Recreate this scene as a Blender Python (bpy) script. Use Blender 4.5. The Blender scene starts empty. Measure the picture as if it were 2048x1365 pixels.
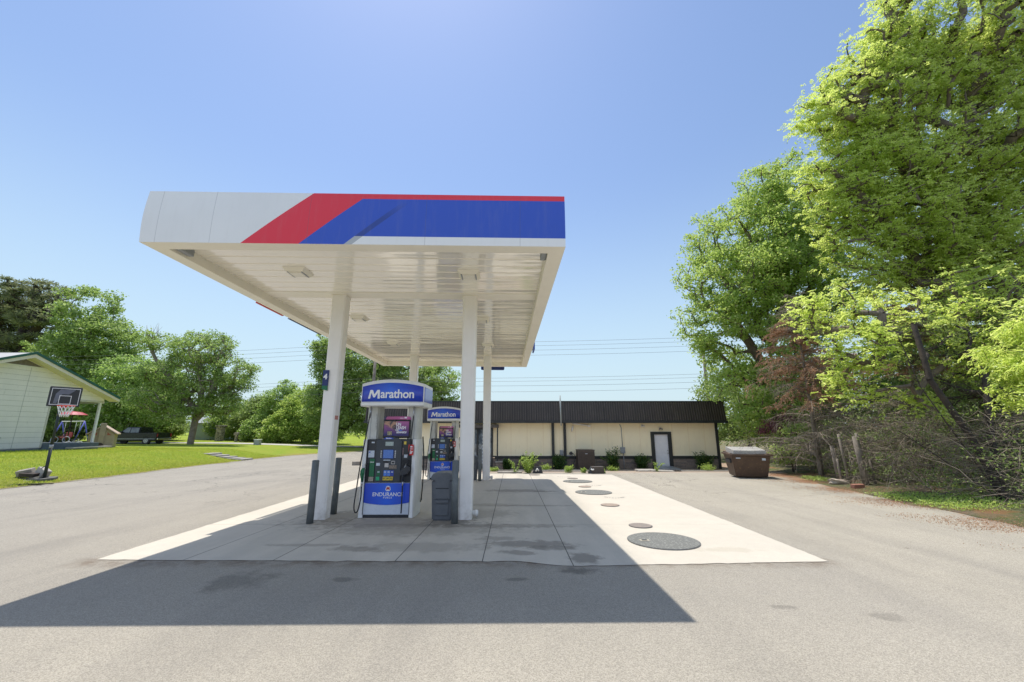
import bpy, bmesh, math, random
import numpy as np
from mathutils import Vector, Matrix
R = math.radians
sc = bpy.context.scene
col = sc.collection
random.seed(4)

# ------------------------------------------------------------------ scene objects
def tag(o, label=None, cat=None, group=None, kind=None):
    if label: o['label'] = label
    if cat: o['category'] = cat
    if group: o['group'] = group
    if kind: o['kind'] = kind
    return o
def thing(name, label, cat, loc=(0,0,0), rz=0, group=None):
    o = bpy.data.objects.new(name, None); col.objects.link(o)
    o.empty_display_size = .2
    o.location = loc; o.rotation_euler = (0,0,rz)
    return tag(o, label, cat, group)
def link(name, me, m, parent=None):
    o = bpy.data.objects.new(name, me); col.objects.link(o)
    ms = m if isinstance(m, (list, tuple)) else [m]
    for q in ms: me.materials.append(q)
    if parent: o.parent = parent
    return o
def children(o): return [c for c in bpy.data.objects if c.parent == o]
def copy_tree(o, parent=None):
    c = o.copy(); col.objects.link(c)
    if parent is not None: c.parent = parent
    for ch in children(o): copy_tree(ch, c)
    return c

class MB:
    def __init__(s): s.b = bmesh.new(); s.mi = 0
    def face(s, pts, mi=None):
        vs = [s.b.verts.new(p) for p in pts]
        f = s.b.faces.new(vs); f.material_index = s.mi if mi is None else mi
        return f
    def hexa(s, p, mi=None):      # 8 corners: bottom 4 ccw, top 4 ccw
        v = [s.b.verts.new(q) for q in p]
        for idx in ((3,2,1,0),(4,5,6,7),(0,1,5,4),(1,2,6,5),(2,3,7,6),(3,0,4,7)):
            f = s.b.faces.new([v[i] for i in idx]); f.material_index = s.mi if mi is None else mi
        return v
    def box(s, x0,x1,y0,y1,z0,z1, bev=0, mi=None):
        v = s.hexa([(x0,y0,z0),(x1,y0,z0),(x1,y1,z0),(x0,y1,z0),(x0,y0,z1),(x1,y0,z1),(x1,y1,z1),(x0,y1,z1)], mi)
        if bev > 0:
            es = list({e for q in v for e in q.link_edges})
            bmesh.ops.bevel(s.b, geom=es, offset=bev, segments=2, profile=.5, affect='EDGES')
        return s
    def obox(s, c, ax, ay, az, bev=0):   # oriented box from centre and three half axes
        c, ax, ay, az = map(Vector, (c, ax, ay, az))
        p = []
        for k in (-1, 1):
            for i, j in ((-1,-1),(1,-1),(1,1),(-1,1)): p.append(c + ax*i + ay*j + az*k)
        v = s.hexa(p)
        if bev > 0:
            es = list({e for q in v for e in q.link_edges})
            bmesh.ops.bevel(s.b, geom=es, offset=bev, segments=2, profile=.5, affect='EDGES')
        return s
    def prism(s, pts, d, axis='y', bev=0, mi=None):  # pts 2D outline in plane, extruded d=(a,b) along axis
        a, b = d
        def P(u, v, w):
            return {'y': (u, w, v), 'x': (w, u, v), 'z': (u, v, w)}[axis]
        A = [s.b.verts.new(P(u, v, a)) for u, v in pts]; B = [s.b.verts.new(P(u, v, b)) for u, v in pts]
        n = len(pts); fs = [s.b.faces.new(A), s.b.faces.new(B[::-1])]
        for i in range(n): fs.append(s.b.faces.new([A[i], B[i], B[(i+1)%n], A[(i+1)%n]]))
        for f in fs: f.material_index = s.mi if mi is None else mi
        if bev > 0:
            es = list({e for f in fs[:2] for e in f.edges})
            bmesh.ops.bevel(s.b, geom=es, offset=bev, segments=2, profile=.5, affect='EDGES')
        return s
    def tube(s, pts, r, n=8, cap=True, smooth=True):
        pts = [Vector(p) for p in pts]; rs = r if isinstance(r, (list, tuple)) else [r]*len(pts)
        rings = []; up = None
        for i, p in enumerate(pts):
            t = (pts[min(i+1, len(pts)-1)] - pts[max(i-1, 0)]).normalized()
            if up is None:
                up = Vector((0,0,1)) if abs(t.z) < .9 else Vector((1,0,0))
            u = (up - t*up.dot(t)); 
            if u.length < 1e-4: u = t.orthogonal()
            u.normalize(); up = u; w = t.cross(u)
            rings.append([s.b.verts.new(p + (u*math.cos(2*math.pi*k/n) + w*math.sin(2*math.pi*k/n))*rs[i]) for k in range(n)])
        for a, b in zip(rings, rings[1:]):
            for k in range(n):
                f = s.b.faces.new([a[k], a[(k+1)%n], b[(k+1)%n], b[k]]); f.smooth = smooth; f.material_index = s.mi
        if cap:
            for q in (rings[0][::-1], rings[-1]):
                f = s.b.faces.new(q); f.material_index = s.mi
        return s
    def cyl(s, c, r, h, n=20, r2=None):
        c = Vector(c); return s.tube([c, c + Vector((0,0,h))], [r, r if r2 is None else r2], n)
    def build(s, name, m, parent=None):
        bmesh.ops.recalc_face_normals(s.b, faces=s.b.faces[:])
        me = bpy.data.meshes.new(name); s.b.to_mesh(me); s.b.free()
        return link(name, me, m, parent)

def np_mesh(name, V, F, m, parent=None, smooth=False):
    me = bpy.data.meshes.new(name)
    V = np.asarray(V, dtype=np.float32); F = np.asarray(F, dtype=np.int32); k = F.shape[1]
    me.vertices.add(len(V)); me.vertices.foreach_set('co', V.ravel())
    me.loops.add(F.size); me.loops.foreach_set('vertex_index', F.ravel())
    me.polygons.add(len(F)); me.polygons.foreach_set('loop_start', np.arange(0, F.size, k, dtype=np.int32))
    me.polygons.foreach_set('loop_total', np.full(len(F), k, dtype=np.int32))
    if smooth: me.polygons.foreach_set('use_smooth', np.ones(len(F), dtype=bool))
    me.update(calc_edges=True)
    return link(name, me, m, parent)

# ------------------------------------------------------------------ materials
MATS = {}
class NT:
    def __init__(s, name):
        s.m = bpy.data.materials.new(name); s.m.use_nodes = True; s.t = s.m.node_tree; s.n = s.t.nodes; s.l = s.t.links
        s.bs = s.n['Principled BSDF']; s.out = s.n['Material Output']
        s.co = s.n.new('ShaderNodeTexCoord').outputs['Object']
    def set(s, **k):
        for a, v in k.items(): s.inp(s.bs.inputs[a.replace('_', ' ')], v)
    def inp(s, sock, v):
        if isinstance(v, bpy.types.NodeSocket): s.l.new(v, sock)
        elif isinstance(v, (tuple, list)) and len(v) == 3 and sock.type == 'RGBA': sock.default_value = (*v, 1)
        else: sock.default_value = v
    def noise(s, scale, detail=4, rough=.6, vec=None, dist=0):
        q = s.n.new('ShaderNodeTexNoise'); q.inputs['Scale'].default_value = scale; q.inputs['Detail'].default_value = detail
        q.inputs['Roughness'].default_value = rough; q.inputs['Distortion'].default_value = dist
        s.l.new(vec or s.co, q.inputs['Vector']); return q.outputs['Fac']
    def vor(s, scale, feature='F1', out='Distance', vec=None):
        q = s.n.new('ShaderNodeTexVoronoi'); q.feature = feature; q.inputs['Scale'].default_value = scale
        s.l.new(vec or s.co, q.inputs['Vector']); return q.outputs[out]
    def ma(s, op, a, b=0.0, c=0.0, clamp=False):
        q = s.n.new('ShaderNodeMath'); q.operation = op; q.use_clamp = clamp
        s.inp(q.inputs[0], a); s.inp(q.inputs[1], b); s.inp(q.inputs[2], c); return q.outputs[0]
    def mr(s, v, a, b, c=0.0, d=1.0):
        q = s.n.new('ShaderNodeMapRange'); q.clamp = True
        for i, x in enumerate((v, a, b, c, d)): s.inp(q.inputs[i], x)
        return q.outputs[0]
    def mix(s, f, a, b, mode='MIX'):
        q = s.n.new('ShaderNodeMix'); q.data_type = 'RGBA'; q.blend_type = mode
        s.inp(q.inputs[0], f); s.inp(q.inputs[6], a); s.inp(q.inputs[7], b); return q.outputs[2]
    def xyz(s, vec=None):
        q = s.n.new('ShaderNodeSeparateXYZ'); s.l.new(vec or s.co, q.inputs[0]); return q.outputs
    def comb(s, x, y, z):
        q = s.n.new('ShaderNodeCombineXYZ')
        for i, v in enumerate((x, y, z)): s.inp(q.inputs[i], v)
        return q.outputs[0]
    def scale(s, v3):
        q = s.n.new('ShaderNodeMapping'); q.inputs['Scale'].default_value = v3; s.l.new(s.co, q.inputs['Vector']); return q.outputs[0]
    def bump(s, h, strength=.3, dist=.01):
        q = s.n.new('ShaderNodeBump'); q.inputs['Strength'].default_value = strength; q.inputs['Distance'].default_value = dist
        s.l.new(h, q.inputs['Height']); s.l.new(q.outputs[0], s.bs.inputs['Normal']); return q.outputs[0]
    def blob(s, x, y, cx, cy, rx, ry, wob, soft=.35):
        a = s.ma('DIVIDE', s.ma('SUBTRACT', x, cx), rx); b = s.ma('DIVIDE', s.ma('SUBTRACT', y, cy), ry)
        d = s.ma('SQRT', s.ma('ADD', s.ma('MULTIPLY', a, a), s.ma('MULTIPLY', b, b)))
        d = s.ma('ADD', d, s.ma('MULTIPLY', s.ma('SUBTRACT', wob, .5), 2.6))
        return s.mr(d, 1-soft, 1+soft, 1, 0)
def M(name, c, c2=None, scale=6, rough=.55, metal=0, bump=0, bscale=30, spec=.5, coat=0, detail=5):
    if name in MATS: return MATS[name]
    t = NT(name)
    if c2 is None: c2 = tuple(x*.82 for x in c)
    f = t.mr(t.noise(scale, detail), .35, .68)
    t.set(Base_Color=t.mix(f, c, c2), Roughness=t.mr(t.noise(scale*2.3), .3, .7, max(0, rough-.07), min(1, rough+.07)), Metallic=metal)
    t.bs.inputs['Specular IOR Level'].default_value = spec
    if coat: t.set(Coat_Weight=coat, Coat_Roughness=.1)
    if bump: t.bump(t.noise(bscale, 6), bump, .01)
    MATS[name] = t.m; return t.m
def leafmat(name, c, c2, trans=.35, rough=.5, c3=None, spec=.4):
    if name in MATS: return MATS[name]
    t = NT(name)
    g = t.n.new('ShaderNodeNewGeometry').outputs['Random Per Island']
    f = t.mr(t.noise(.55, 3), .36, .64)
    f = t.ma('ADD', t.ma('MULTIPLY', f, .5), t.ma('MULTIPLY', g, .5))
    cc = t.mix(f, c, c2)
    if c3: cc = t.mix(t.mr(g, .86, .93), cc, c3)
    t.set(Base_Color=cc, Roughness=rough); t.bs.inputs['Specular IOR Level'].default_value = spec
    tr = t.n.new('ShaderNodeBsdfTranslucent'); t.l.new(t.mix(.5, cc, tuple(min(1, x*2.2) for x in c2)), tr.inputs['Color'])
    mx = t.n.new('ShaderNodeMixShader'); mx.inputs[0].default_value = trans
    t.l.new(t.bs.outputs[0], mx.inputs[1]); t.l.new(tr.outputs[0], mx.inputs[2]); t.l.new(mx.outputs[0], t.out.inputs['Surface'])
    MATS[name] = t.m; return t.m

WHITE = M('white_paint', (.80,.79,.76), (.70,.69,.65), 3, .35, bump=.02)
PUMPW = M('pump_white', (.88,.88,.85), (.80,.80,.77), 4, .35)
SILVER = M('silver_grey_panel', (.50,.55,.60), (.44,.48,.54), 4, .35, metal=.2)
BLUE = M('brand_blue', (.012,.06,.42), (.010,.045,.34), 3, .3, coat=.3)
BLUE2 = M('light_blue', (.10,.25,.72), (.07,.19,.62), 30, .3)
RED = M('red_vinyl', (.62,.035,.03), (.5,.03,.03), 4, .4)
LETTER = M('letter_white', (.86,.86,.86), (.82,.82,.82), 4, .4)
BLACK = M('black_plastic', (.022,.026,.03), (.035,.038,.042), 8, .4)
RUBBER = M('hose_rubber', (.012,.012,.013), (.02,.02,.02), 20, .5)
DGREY = M('bin_grey', (.12,.13,.14), (.10,.11,.12), 8, .5, bump=.1, bscale=60)
BOLL = M('bollard_grey', (.15,.165,.165), (.10,.115,.115), 6, .5, bump=.05)
PGREEN = M('diesel_green', (.012,.16,.06), (.01,.12,.045), 12, .4)
YELL = M('button_yellow', (.75,.6,.08), (.7,.5,.05), 40, .4)
LABEL = M('label_white', (.65,.7,.75), (.4,.46,.52), 70, .5)
LCD = M('lcd_grey', (.42,.50,.46), (.3,.36,.34), 50, .3)
SCREEN = M('screen_blue', (.07,.17,.5), (.11,.24,.6), 40, .2)
METAL = M('brushed_metal', (.5,.5,.5), (.35,.35,.35), 20, .35, metal=.8)
DARKM = M('dark_metal', (.05,.05,.055), (.03,.03,.03), 9, .45, metal=.3)
WOOD = M('weathered_wood', (.26,.22,.18), (.16,.13,.105), 4, .85, bump=.5, bscale=20)
BARK = M('bark', (.13,.10,.075), (.06,.047,.036), 5, .9, bump=.8, bscale=14)
BARKD = M('bark_dark', (.07,.052,.04), (.03,.024,.02), 5, .9, bump=.8, bscale=14)
BARKT = M('bark_tan', (.19,.15,.115), (.10,.08,.06), 5, .9, bump=.6, bscale=14)
BARKG = M('dead_twig_grey', (.36,.30,.23), (.15,.12,.09), 3, .9)
CONCM = M('old_concrete', (.42,.39,.34), (.28,.26,.23), 5, .85, bump=.4, bscale=40)
GREYP = M('grey_box_paint', (.33,.35,.36), (.26,.28,.29), 8, .5)
STONE = M('rubble_stone', (.36,.32,.27), (.22,.19,.16), 3, .9, bump=.6, bscale=12)

# ------------------------------------------------------------------ terrain
def sst(a, b, x):
    t = min(1, max(0, (x-a)/(b-a))); return t*t*(3-2*t)
def gz(x, y):
    z = -.0212*min(y, 28)
    z -= .27*sst(18.5, 24, y)*sst(-9, -4, x)
    return z
def interp(tab, v):
    if v <= tab[0][0]: return tab[0][1]
    for (a, p), (b, q) in zip(tab, tab[1:]):
        if v <= b: return p + (q-p)*(v-a)/(b-a)
    return tab[-1][1]
EL = [(-30,-15), (12.9,-15.6), (16.4,-16.1), (20,-16.9), (23,-17.6), (29.8,-18.4), (34,-17.8), (38,-15.6), (41,-13.5), (44,-13)]
ER = [(-30,8.0), (4,8.6), (7.5,8.95), (9.4,9.44), (12.3,9.95), (15,10.8), (18,11.9), (21,13.2), (24,14.2), (40,17)]
def wob(y, k=1.0): return (math.sin(y*1.7)*.05 + math.sin(y*4.1+1)*.03 + math.sin(y*9.3)*.015)*k
def farz(x): return -.42*sst(-34, -15, x)
def lawnz(x, y):
    d = interp(EL, y) - x
    base = gz(x, y)
    lv = .24 + (farz(x)-.24)*sst(22, 41, y)
    k = sst(0, 4.8, d)
    return base + (lv-base)*k + .02*math.sin(x*.9)*math.sin(y*.7)*k
def vergez(x, y):
    d = x - interp(ER, y)
    return gz(x, y) + .012 + .10*sst(0, 1.6, d) + .03*math.sin(x*2.1)*math.sin(y*1.7)*sst(.3, 2, d)

def loft(name, ys, left, n, zf, m, frac=None):
    V, F = [], []
    fr = frac or [i/n for i in range(n+1)]; n = len(fr)-1
    for y in ys:
        a, b = left(y)
        for t in fr:
            x = a + (b-a)*t; V.append((x, y, zf(x, y)))
    w = n+1
    for j in range(len(ys)-1):
        for i in range(n): F.append((j*w+i, j*w+i+1, (j+1)*w+i+1, (j+1)*w+i))
    return np_mesh(name, V, F, m, smooth=True)

# asphalt
t = NT('asphalt'); X, Y, Z = t.xyz()
big = t.noise(.35, 5, .6); mid = t.noise(2.2, 5, .6); fine = t.vor(150, out='Color'); fine2 = t.noise(230, 3, .8)
fs = t.n.new('ShaderNodeSeparateColor'); t.l.new(fine, fs.inputs[0])
c = t.mix(t.mr(big, .3, .7), (.385,.345,.278), (.33,.297,.24))
c = t.mix(t.mr(mid, .35, .75, 0, .35), c, (.41,.37,.295))
g = t.mr(fs.outputs[0], 0, 1, .72, 1.28)
c = t.mix(1.0, c, t.comb(g, g, g), 'MULTIPLY')
c = t.mix(t.mr(fine2, .6, .72, 0, .7), c, (.045,.04,.037))
# canopy shade painted darker into the asphalt colour, from its front edge back
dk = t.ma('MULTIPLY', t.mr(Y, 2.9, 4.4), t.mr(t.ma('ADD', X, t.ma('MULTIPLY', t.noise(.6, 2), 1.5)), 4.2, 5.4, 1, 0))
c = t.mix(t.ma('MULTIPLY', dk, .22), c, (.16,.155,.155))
# dusty light band at far left / tyre sweeps
sw = t.noise(1.0, 4, .6, t.scale((.9,.10,1)))
c = t.mix(t.mr(sw, .5, .75, 0, .30), c, (.14,.13,.12))
wb = t.noise(6, 4)
for (cx,cy,rx,ry,k) in ((.78,5.25,.22,.10,.5),(.05,4.95,.12,.05,.4),(-3.05,4.9,.30,.28,.35),(3.3,4.0,.15,.08,.25),(-1.9,4.95,.14,.07,.35),(2.55,4.2,.10,.05,.3)):
    c = t.mix(t.ma('MULTIPLY', t.blob(X, Y, cx, cy, rx, ry, wb), k), c, (.035,.033,.03))
sp = t.ma('MULTIPLY', t.mr(t.vor(2.3), .006, .016, .85, 0), 1); c = t.mix(sp, c, (.05,.04,.03))
sp = t.ma('MULTIPLY', t.mr(t.vor(.9), .010, .028, .8, 0), 1); c = t.mix(sp, c, (.09,.06,.04))
eg = t.ma('MULTIPLY', t.ma('MULTIPLY', t.mr(Y, 5.30, 5.56), t.mr(Y, 5.75, 5.80, 1, 0)), t.ma('MULTIPLY', t.mr(X, -5.7, -5.4), t.mr(X, 4.0, 4.2, 1, 0)))
c = t.mix(t.ma('MULTIPLY', eg, t.mr(t.noise(5, 5, .7), .42, .6, .15, .75)), c, (.16,.12,.085))
# cracks
cr = t.vor(.33, 'DISTANCE_TO_EDGE', vec=t.n.new('ShaderNodeTexCoord').outputs['Object'])
vd = t.n.new('ShaderNodeVectorMath'); vd.operation = 'ADD'; nz = t.n.new('ShaderNodeTexNoise'); nz.inputs['Scale'].default_value = 1.7
t.l.new(t.co, nz.inputs['Vector']); t.l.new(t.co, vd.inputs[0]); t.l.new(nz.outputs['Color'], vd.inputs[1])
t.l.new(vd.outputs[0], [q for q in t.n if q.type == 'TEX_VORONOI'][-1].inputs['Vector'])
crk = t.ma('MULTIPLY', t.mr(cr, .0, .008, .65, 0), t.mr(Y, 9, 14))
c = t.mix(crk, c, (.06,.055,.05))
# leaf litter and rust needles by the right-hand verge
nn = t.noise(1.5, 5, .7)
ed = t.mr(t.ma('SUBTRACT', X, t.ma('ADD', t.mr(Y, 4, 18, 8.3, 10.8), 0.0)), -.9, .9)
lit = t.mr(t.ma('ADD', t.ma('MULTIPLY', ed, .55), t.ma('MULTIPLY', nn, .9)), .74, .82)
c = t.mix(t.ma('MULTIPLY', t.ma('MULTIPLY', lit, t.mr(fine2, .3, .55)), .8), c, (.33,.15,.055))
# gravel and silt in front of the store
sl = t.ma('MULTIPLY', t.mr(t.ma('ADD', Y, t.ma('MULTIPLY', wb, 1.5)), 19.2, 20.2), t.mr(X, -6, -3))
c = t.mix(t.ma('MULTIPLY', sl, .7), c, t.mix(t.mr(nn, .4, .6), (.42,.30,.22), (.30,.25,.2)))
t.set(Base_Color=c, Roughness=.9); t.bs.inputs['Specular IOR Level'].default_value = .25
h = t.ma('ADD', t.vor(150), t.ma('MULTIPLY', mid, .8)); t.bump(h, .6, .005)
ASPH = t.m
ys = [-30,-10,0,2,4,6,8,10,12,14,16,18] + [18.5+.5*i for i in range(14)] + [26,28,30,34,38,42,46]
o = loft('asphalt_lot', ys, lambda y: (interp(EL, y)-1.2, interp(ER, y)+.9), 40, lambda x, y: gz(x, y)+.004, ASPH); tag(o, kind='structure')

# base ground to the horizon
t = NT('earth'); c = t.mix(t.mr(t.noise(.05, 6), .3, .7), (.10,.15,.035), (.16,.16,.06)); t.set(Base_Color=c, Roughness=1)
xs = [-900,-400,-200,-120,-90,-60,-40] + list(range(-34, 40, 2)) + [40,60,100,200,400,900]
yy = [-600,-200,-60,-30,-10] + [0+2*i for i in range(26)] + [55,65,80,110,160,300,900]
def basez(x, y):
    lx = interp(EL, y) - x; rx = x - interp(ER, y)
    z = gz(x, y) - .10
    if lx > 0: z = z + (lawnz(x, y)-.1 - z)*sst(0, 3, lx)
    return z - .35*sst(60, 200, math.hypot(x, y))
V = [(x, y, basez(x, y)) for y in yy for x in xs]; w = len(xs)
F = [(j*w+i, j*w+i+1, (j+1)*w+i+1, (j+1)*w+i) for j in range(len(yy)-1) for i in range(w-1)]
o = np_mesh('ground', V, F, t.m, smooth=True); tag(o, kind='structure')

# lawn
t = NT('lawn'); X, Y, Z = t.xyz()
a = t.noise(.55, 5, .6); b = t.noise(9, 5, .7); fb = t.noise(60, 4, .8, t.scale((1,.5,1)))
c = t.mix(t.mr(a, .38, .62), (.25,.36,.03), (.36,.38,.05))
c = t.mix(t.mr(b, .4, .7, 0, .6), c, (.42,.44,.06))
c = t.mix(t.mr(fb, .35, .65, .5, 0), c, (.13,.21,.02))
bx = t.n.new('ShaderNodeAttribute'); bx.attribute_name = 'edge'; bx.attribute_type = 'GEOMETRY'
ev = t.ma('ADD', bx.outputs['Fac'], t.ma('MULTIPLY', t.ma('SUBTRACT', t.noise(.8, 4), .5), 1.5))
c = t.mix(t.mr(ev, .3, 1.6, .9, 0), c, t.mix(b, (.36,.26,.09), (.28,.25,.08)))
c = t.mix(t.mr(ev, .0, .22, .85, 0), c, (.42,.38,.30))
t.set(Base_Color=c, Roughness=.95); t.bs.inputs['Specular IOR Level'].default_value = .2
t.bump(t.ma('ADD', fb, b), 1.0, .06)
LAWN = t.m
ys = [-30,-12,-4] + [i*.5 for i in range(0, 89)]
fr = [0,.002,.005,.01,.016,.024,.034,.045,.058,.075,.1,.14,.2,.3,.45,.7,1]
o = loft('lawn', ys, lambda y: (interp(EL, y)+wob(y), interp(EL, y)-100), 0, lambda x, y: lawnz(x, y)+.012, LAWN, fr); tag(o, kind='structure')
at = o.data.attributes.new('edge', 'FLOAT', 'POINT')
at.data.foreach_set('value', [interp(EL, v.co.y)-v.co.x for v in o.data.vertices])
# side street behind the lawn, then the far verge
o = loft('side_street', [44.0, 45.5, 46.6], lambda y: (-110, 3), 40, lambda x, y: farz(x)+.03, M('pale_road', (.50,.47,.42), (.42,.40,.36), 1, .9, bump=.2)); tag(o, kind='structure')
def vz(x, y): return farz(x)+.05+.25*sst(50, 70, y)
o = loft('far_grass', [46.6,50,56,64,80,120], lambda y: (-130, 6), 30, vz, LAWN); tag(o, kind='structure')
at = o.data.attributes.new('edge', 'FLOAT', 'POINT'); at.data.foreach_set('value', [9.0]*len(o.data.vertices))
# right-hand verge
t = NT('verge'); X, Y, Z = t.xyz(); a = t.noise(1.1, 6, .7); b = t.noise(14, 5, .8); e = t.noise(45, 3, .8)
c = t.mix(t.mr(a, .4, .58), (.20,.155,.10), (.10,.14,.03))
c = t.mix(t.mr(b, .5, .65, 0, .8), c, (.30,.22,.15)); c = t.mix(t.mr(e, .55, .7, 0, .7), c, (.05,.04,.025))
c = t.mix(t.mr(t.noise(.9, 4, .6, t.scale((1.3,.8,1))), .56, .66, 0, .7), c, (.34,.16,.06))
t.set(Base_Color=c, Roughness=1); t.bump(t.ma('ADD', b, e), 1.0, .05)
ys = [-30,-10] + [i*.5 for i in range(0, 60)] + [32,36,40,60,100]
fr = [0,.005,.01,.015,.02,.03,.04,.05,.065,.08,.1,.14,.2,.3,.5,1]
o = loft('verge', ys, lambda y: (interp(ER, y)+wob(y, 2), interp(ER, y)+60), 0, vergez, t.m, fr); tag(o, kind='structure')

# concrete apron
t = NT('concrete_pad'); X, Y, Z = t.xyz()
a = t.noise(.7, 6, .65); b = t.noise(5, 6, .7); e = t.noise(60, 4, .8); st = t.noise(.9, 5, .6, t.scale((2.5,.35,1)))
c = t.mix(t.mr(a, .3, .7), (.60,.54,.445), (.53,.48,.395))
c = t.mix(t.mr(b, .35, .75, 0, .35), c, (.44,.40,.335))
c = t.mix(t.mr(e, .45, .62, 0, .3), c, (.40,.37,.33)); 
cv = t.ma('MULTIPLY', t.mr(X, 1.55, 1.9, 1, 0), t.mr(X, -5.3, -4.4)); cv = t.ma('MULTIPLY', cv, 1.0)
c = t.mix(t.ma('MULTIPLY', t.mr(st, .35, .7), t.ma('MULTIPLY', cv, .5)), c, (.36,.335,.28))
wb = t.noise(6, 6, .68)
for (cx,cy,rx,ry,k) in ((.25,6.45,.62,.20,.55),(.55,6.25,.35,.12,.5),(.1,6.0,.25,.10,.5),(-.2,6.8,.3,.12,.35),(.95,5.75,.20,.22,.6),(-1.3,6.3,.9,.25,.28),
    (-2.2,6.2,.35,.12,.4),(-1.7,7.5,1.6,.5,.32),(.2,12.6,.9,.30,.5),(.9,12.4,.35,.15,.4),(-.5,10,.7,.2,.3),(-2.4,8.0,1.7,.45,.35),(-3.5,8.6,.55,.6,.45),(-1.2,8.1,.4,.4,.5),
    (-.6,8.9,.6,.5,.3),(.5,9.9,.8,.1,.35),(3.05,6.15,.45,.12,.25),(-3.0,6.4,.5,.08,.35),(-.3,7.7,1.4,.15,.4)):
    c = t.mix(t.ma('MULTIPLY', t.blob(X, Y, cx, cy, rx, ry, wb, .3), k*1.1), c, (.16,.14,.115) if cx < 2 else (.36,.31,.22))
c = t.mix(t.ma('MULTIPLY', t.mr(t.vor(2.6), 0, .03, .8, 0), 1), c, (.08,.07,.06))
jt = None
for jx in (-4.25,-3.08,-1.5,-.38,.76): 
    d = t.ma('ABSOLUTE', t.ma('SUBTRACT', t.ma('ADD', X, t.ma('MULTIPLY', t.ma('SUBTRACT', wb, .5), .01)), jx)); q = t.mr(d, .004, .009, 1, 0); jt = q if jt is None else t.ma('MAXIMUM', jt, q)
for jy in (7.85,12.0,16.4):
    d = t.ma('ABSOLUTE', t.ma('SUBTRACT', Y, jy)); q = t.ma('MULTIPLY', t.mr(d, .004, .010, .8, 0), t.mr(X, 1.3, 1.7, 1, .35)); jt = t.ma('MAXIMUM', jt, q)
c = t.mix(t.ma('MULTIPLY', jt, .85), c, (.06,.055,.05))
t.set(Base_Color=c, Roughness=.85); t.bs.inputs['Specular IOR Level'].default_value = .3
t.bump(t.ma('SUBTRACT', t.ma('ADD', t.ma('MULTIPLY', b, .5), t.ma('MULTIPLY', e, .4)), jt), .35, .006)
outl = [(-5.40,5.68),(-4.2,5.655),(-2,5.62),(.05,5.61),(.22,5.57),(.42,5.50),(.62,5.43),(.85,5.42),(2,5.49),(4.05,5.60),(4.15,12),(4.25,17.9),(2.5,18.05),(-.5,18.3),(-5.95,18.5),(-5.7,12)]
ol2 = []
for (xa, ya), (xb, yb2) in zip(outl, outl[1:]+outl[:1]):
    m_ = max(1, int(math.hypot(xb-xa, yb2-ya)/.12))
    for k in range(m_): ol2.append((xa+(xb-xa)*k/m_+random.gauss(0, .006), ya+(yb2-ya)*k/m_+random.gauss(0, .006)-(.02 if random.random() < .04 else 0)))
mb = MB(); mb.face([(x, y, gz(x, y)+.010) for x, y in ol2]); bmesh.ops.triangulate(mb.b, faces=mb.b.faces[:])
o = mb.build('concrete_apron', t.m); tag(o, kind='structure')
# worn earth and gravel edge between concrete and store
def strip(name, pts, dz, m):
    mb = MB(); mb.face([(x, y, gz(x, y)+dz) for x, y in pts]); return mb.build(name, m)

# tank covers ----------------------------------------------------
t = NT('tank_cover_steel'); w1 = t.n.new('ShaderNodeTexWave'); w1.inputs['Scale'].default_value = 9; w1.bands_direction = 'DIAGONAL'; t.l.new(t.co, w1.inputs['Vector'])
wv = w1.outputs['Fac']; ck = t.vor(26); 
t.set(Base_Color=t.mix(t.mr(ck, .2, .45), (.25,.25,.225), (.15,.15,.135)), Roughness=.85, Metallic=.0); t.bump(ck, .8, .004)
COVER = t.m
COVERR = M('cover_rust', (.34,.26,.20), (.28,.215,.165), 20, .7); COVERG = M('cover_small_grey', (.27,.22,.18), (.20,.17,.15), 30, .7, bump=.4, bscale=60)
covers = [('tank_cover',(2.31,6.63),.535,COVER,'largest round steel tank cover, nearest the camera on the sunlit concrete'),
 ('tank_cover',(2.35,12.2),.53,COVER,'middle large round steel tank cover on the sunlit concrete'),
 ('tank_cover',(2.36,15.16),.53,COVER,'farthest large round steel tank cover, near the back of the concrete'),
 ('fill_cap',(2.30,7.70),.21,COVERG,'small round brown-grey fill cap just behind the nearest tank cover'),
 ('fill_cap',(2.29,9.95),.22,COVERR,'small round reddish fill cap alone in the middle of the sunlit strip'),
 ('fill_cap',(2.34,13.55),.21,COVERR,'small round tan fill cap just behind the middle tank cover'),
 ('fill_cap',(2.34,16.25),.21,COVERG,'small round grey fill cap just behind the farthest tank cover'),
 ('fill_cap',(.95,17.75),.24,COVERG,'small grey cap at the back edge of the concrete, left of the others')]
for nm, (cx, cy), r, m, lb in covers:
    th = thing(nm, lb, 'tank cover', (cx, cy, gz(cx, cy)+.012), group='tank covers and fill caps in the concrete')
    th.rotation_euler = (math.atan(-.0212), 0, random.uniform(-.1, .1))
    mb = MB(); mb.cyl((0,0,0), r-.02, .014, 48); mb.build('lid', m, th)
    mb = MB(); n = 48
    for k in range(n):
        a, b2 = 2*math.pi*k/n, 2*math.pi*(k+1)/n
        mb.hexa([(math.cos(q)*rr, math.sin(q)*rr, z) for z in (0,.009) for q, rr in ((a,r-.018),(a,r-.006),(b2,r-.006),(b2,r-.018))])
    mb.build('rim', M('rim_steel', (.13,.13,.125), (.09,.09,.085), 9, .6), th)
    if r > .5:
        mb = MB(); mb.box(-.36,-.22,-.06,.04,.0142,.019); mb.build('handle_plate', M('plate_tan', (.45,.40,.30)), th)
        mb = MB(); mb.box(-.33,-.25,-.035,.015,.0192,.023); mb.build('handle_slot', DARKM, th)
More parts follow.
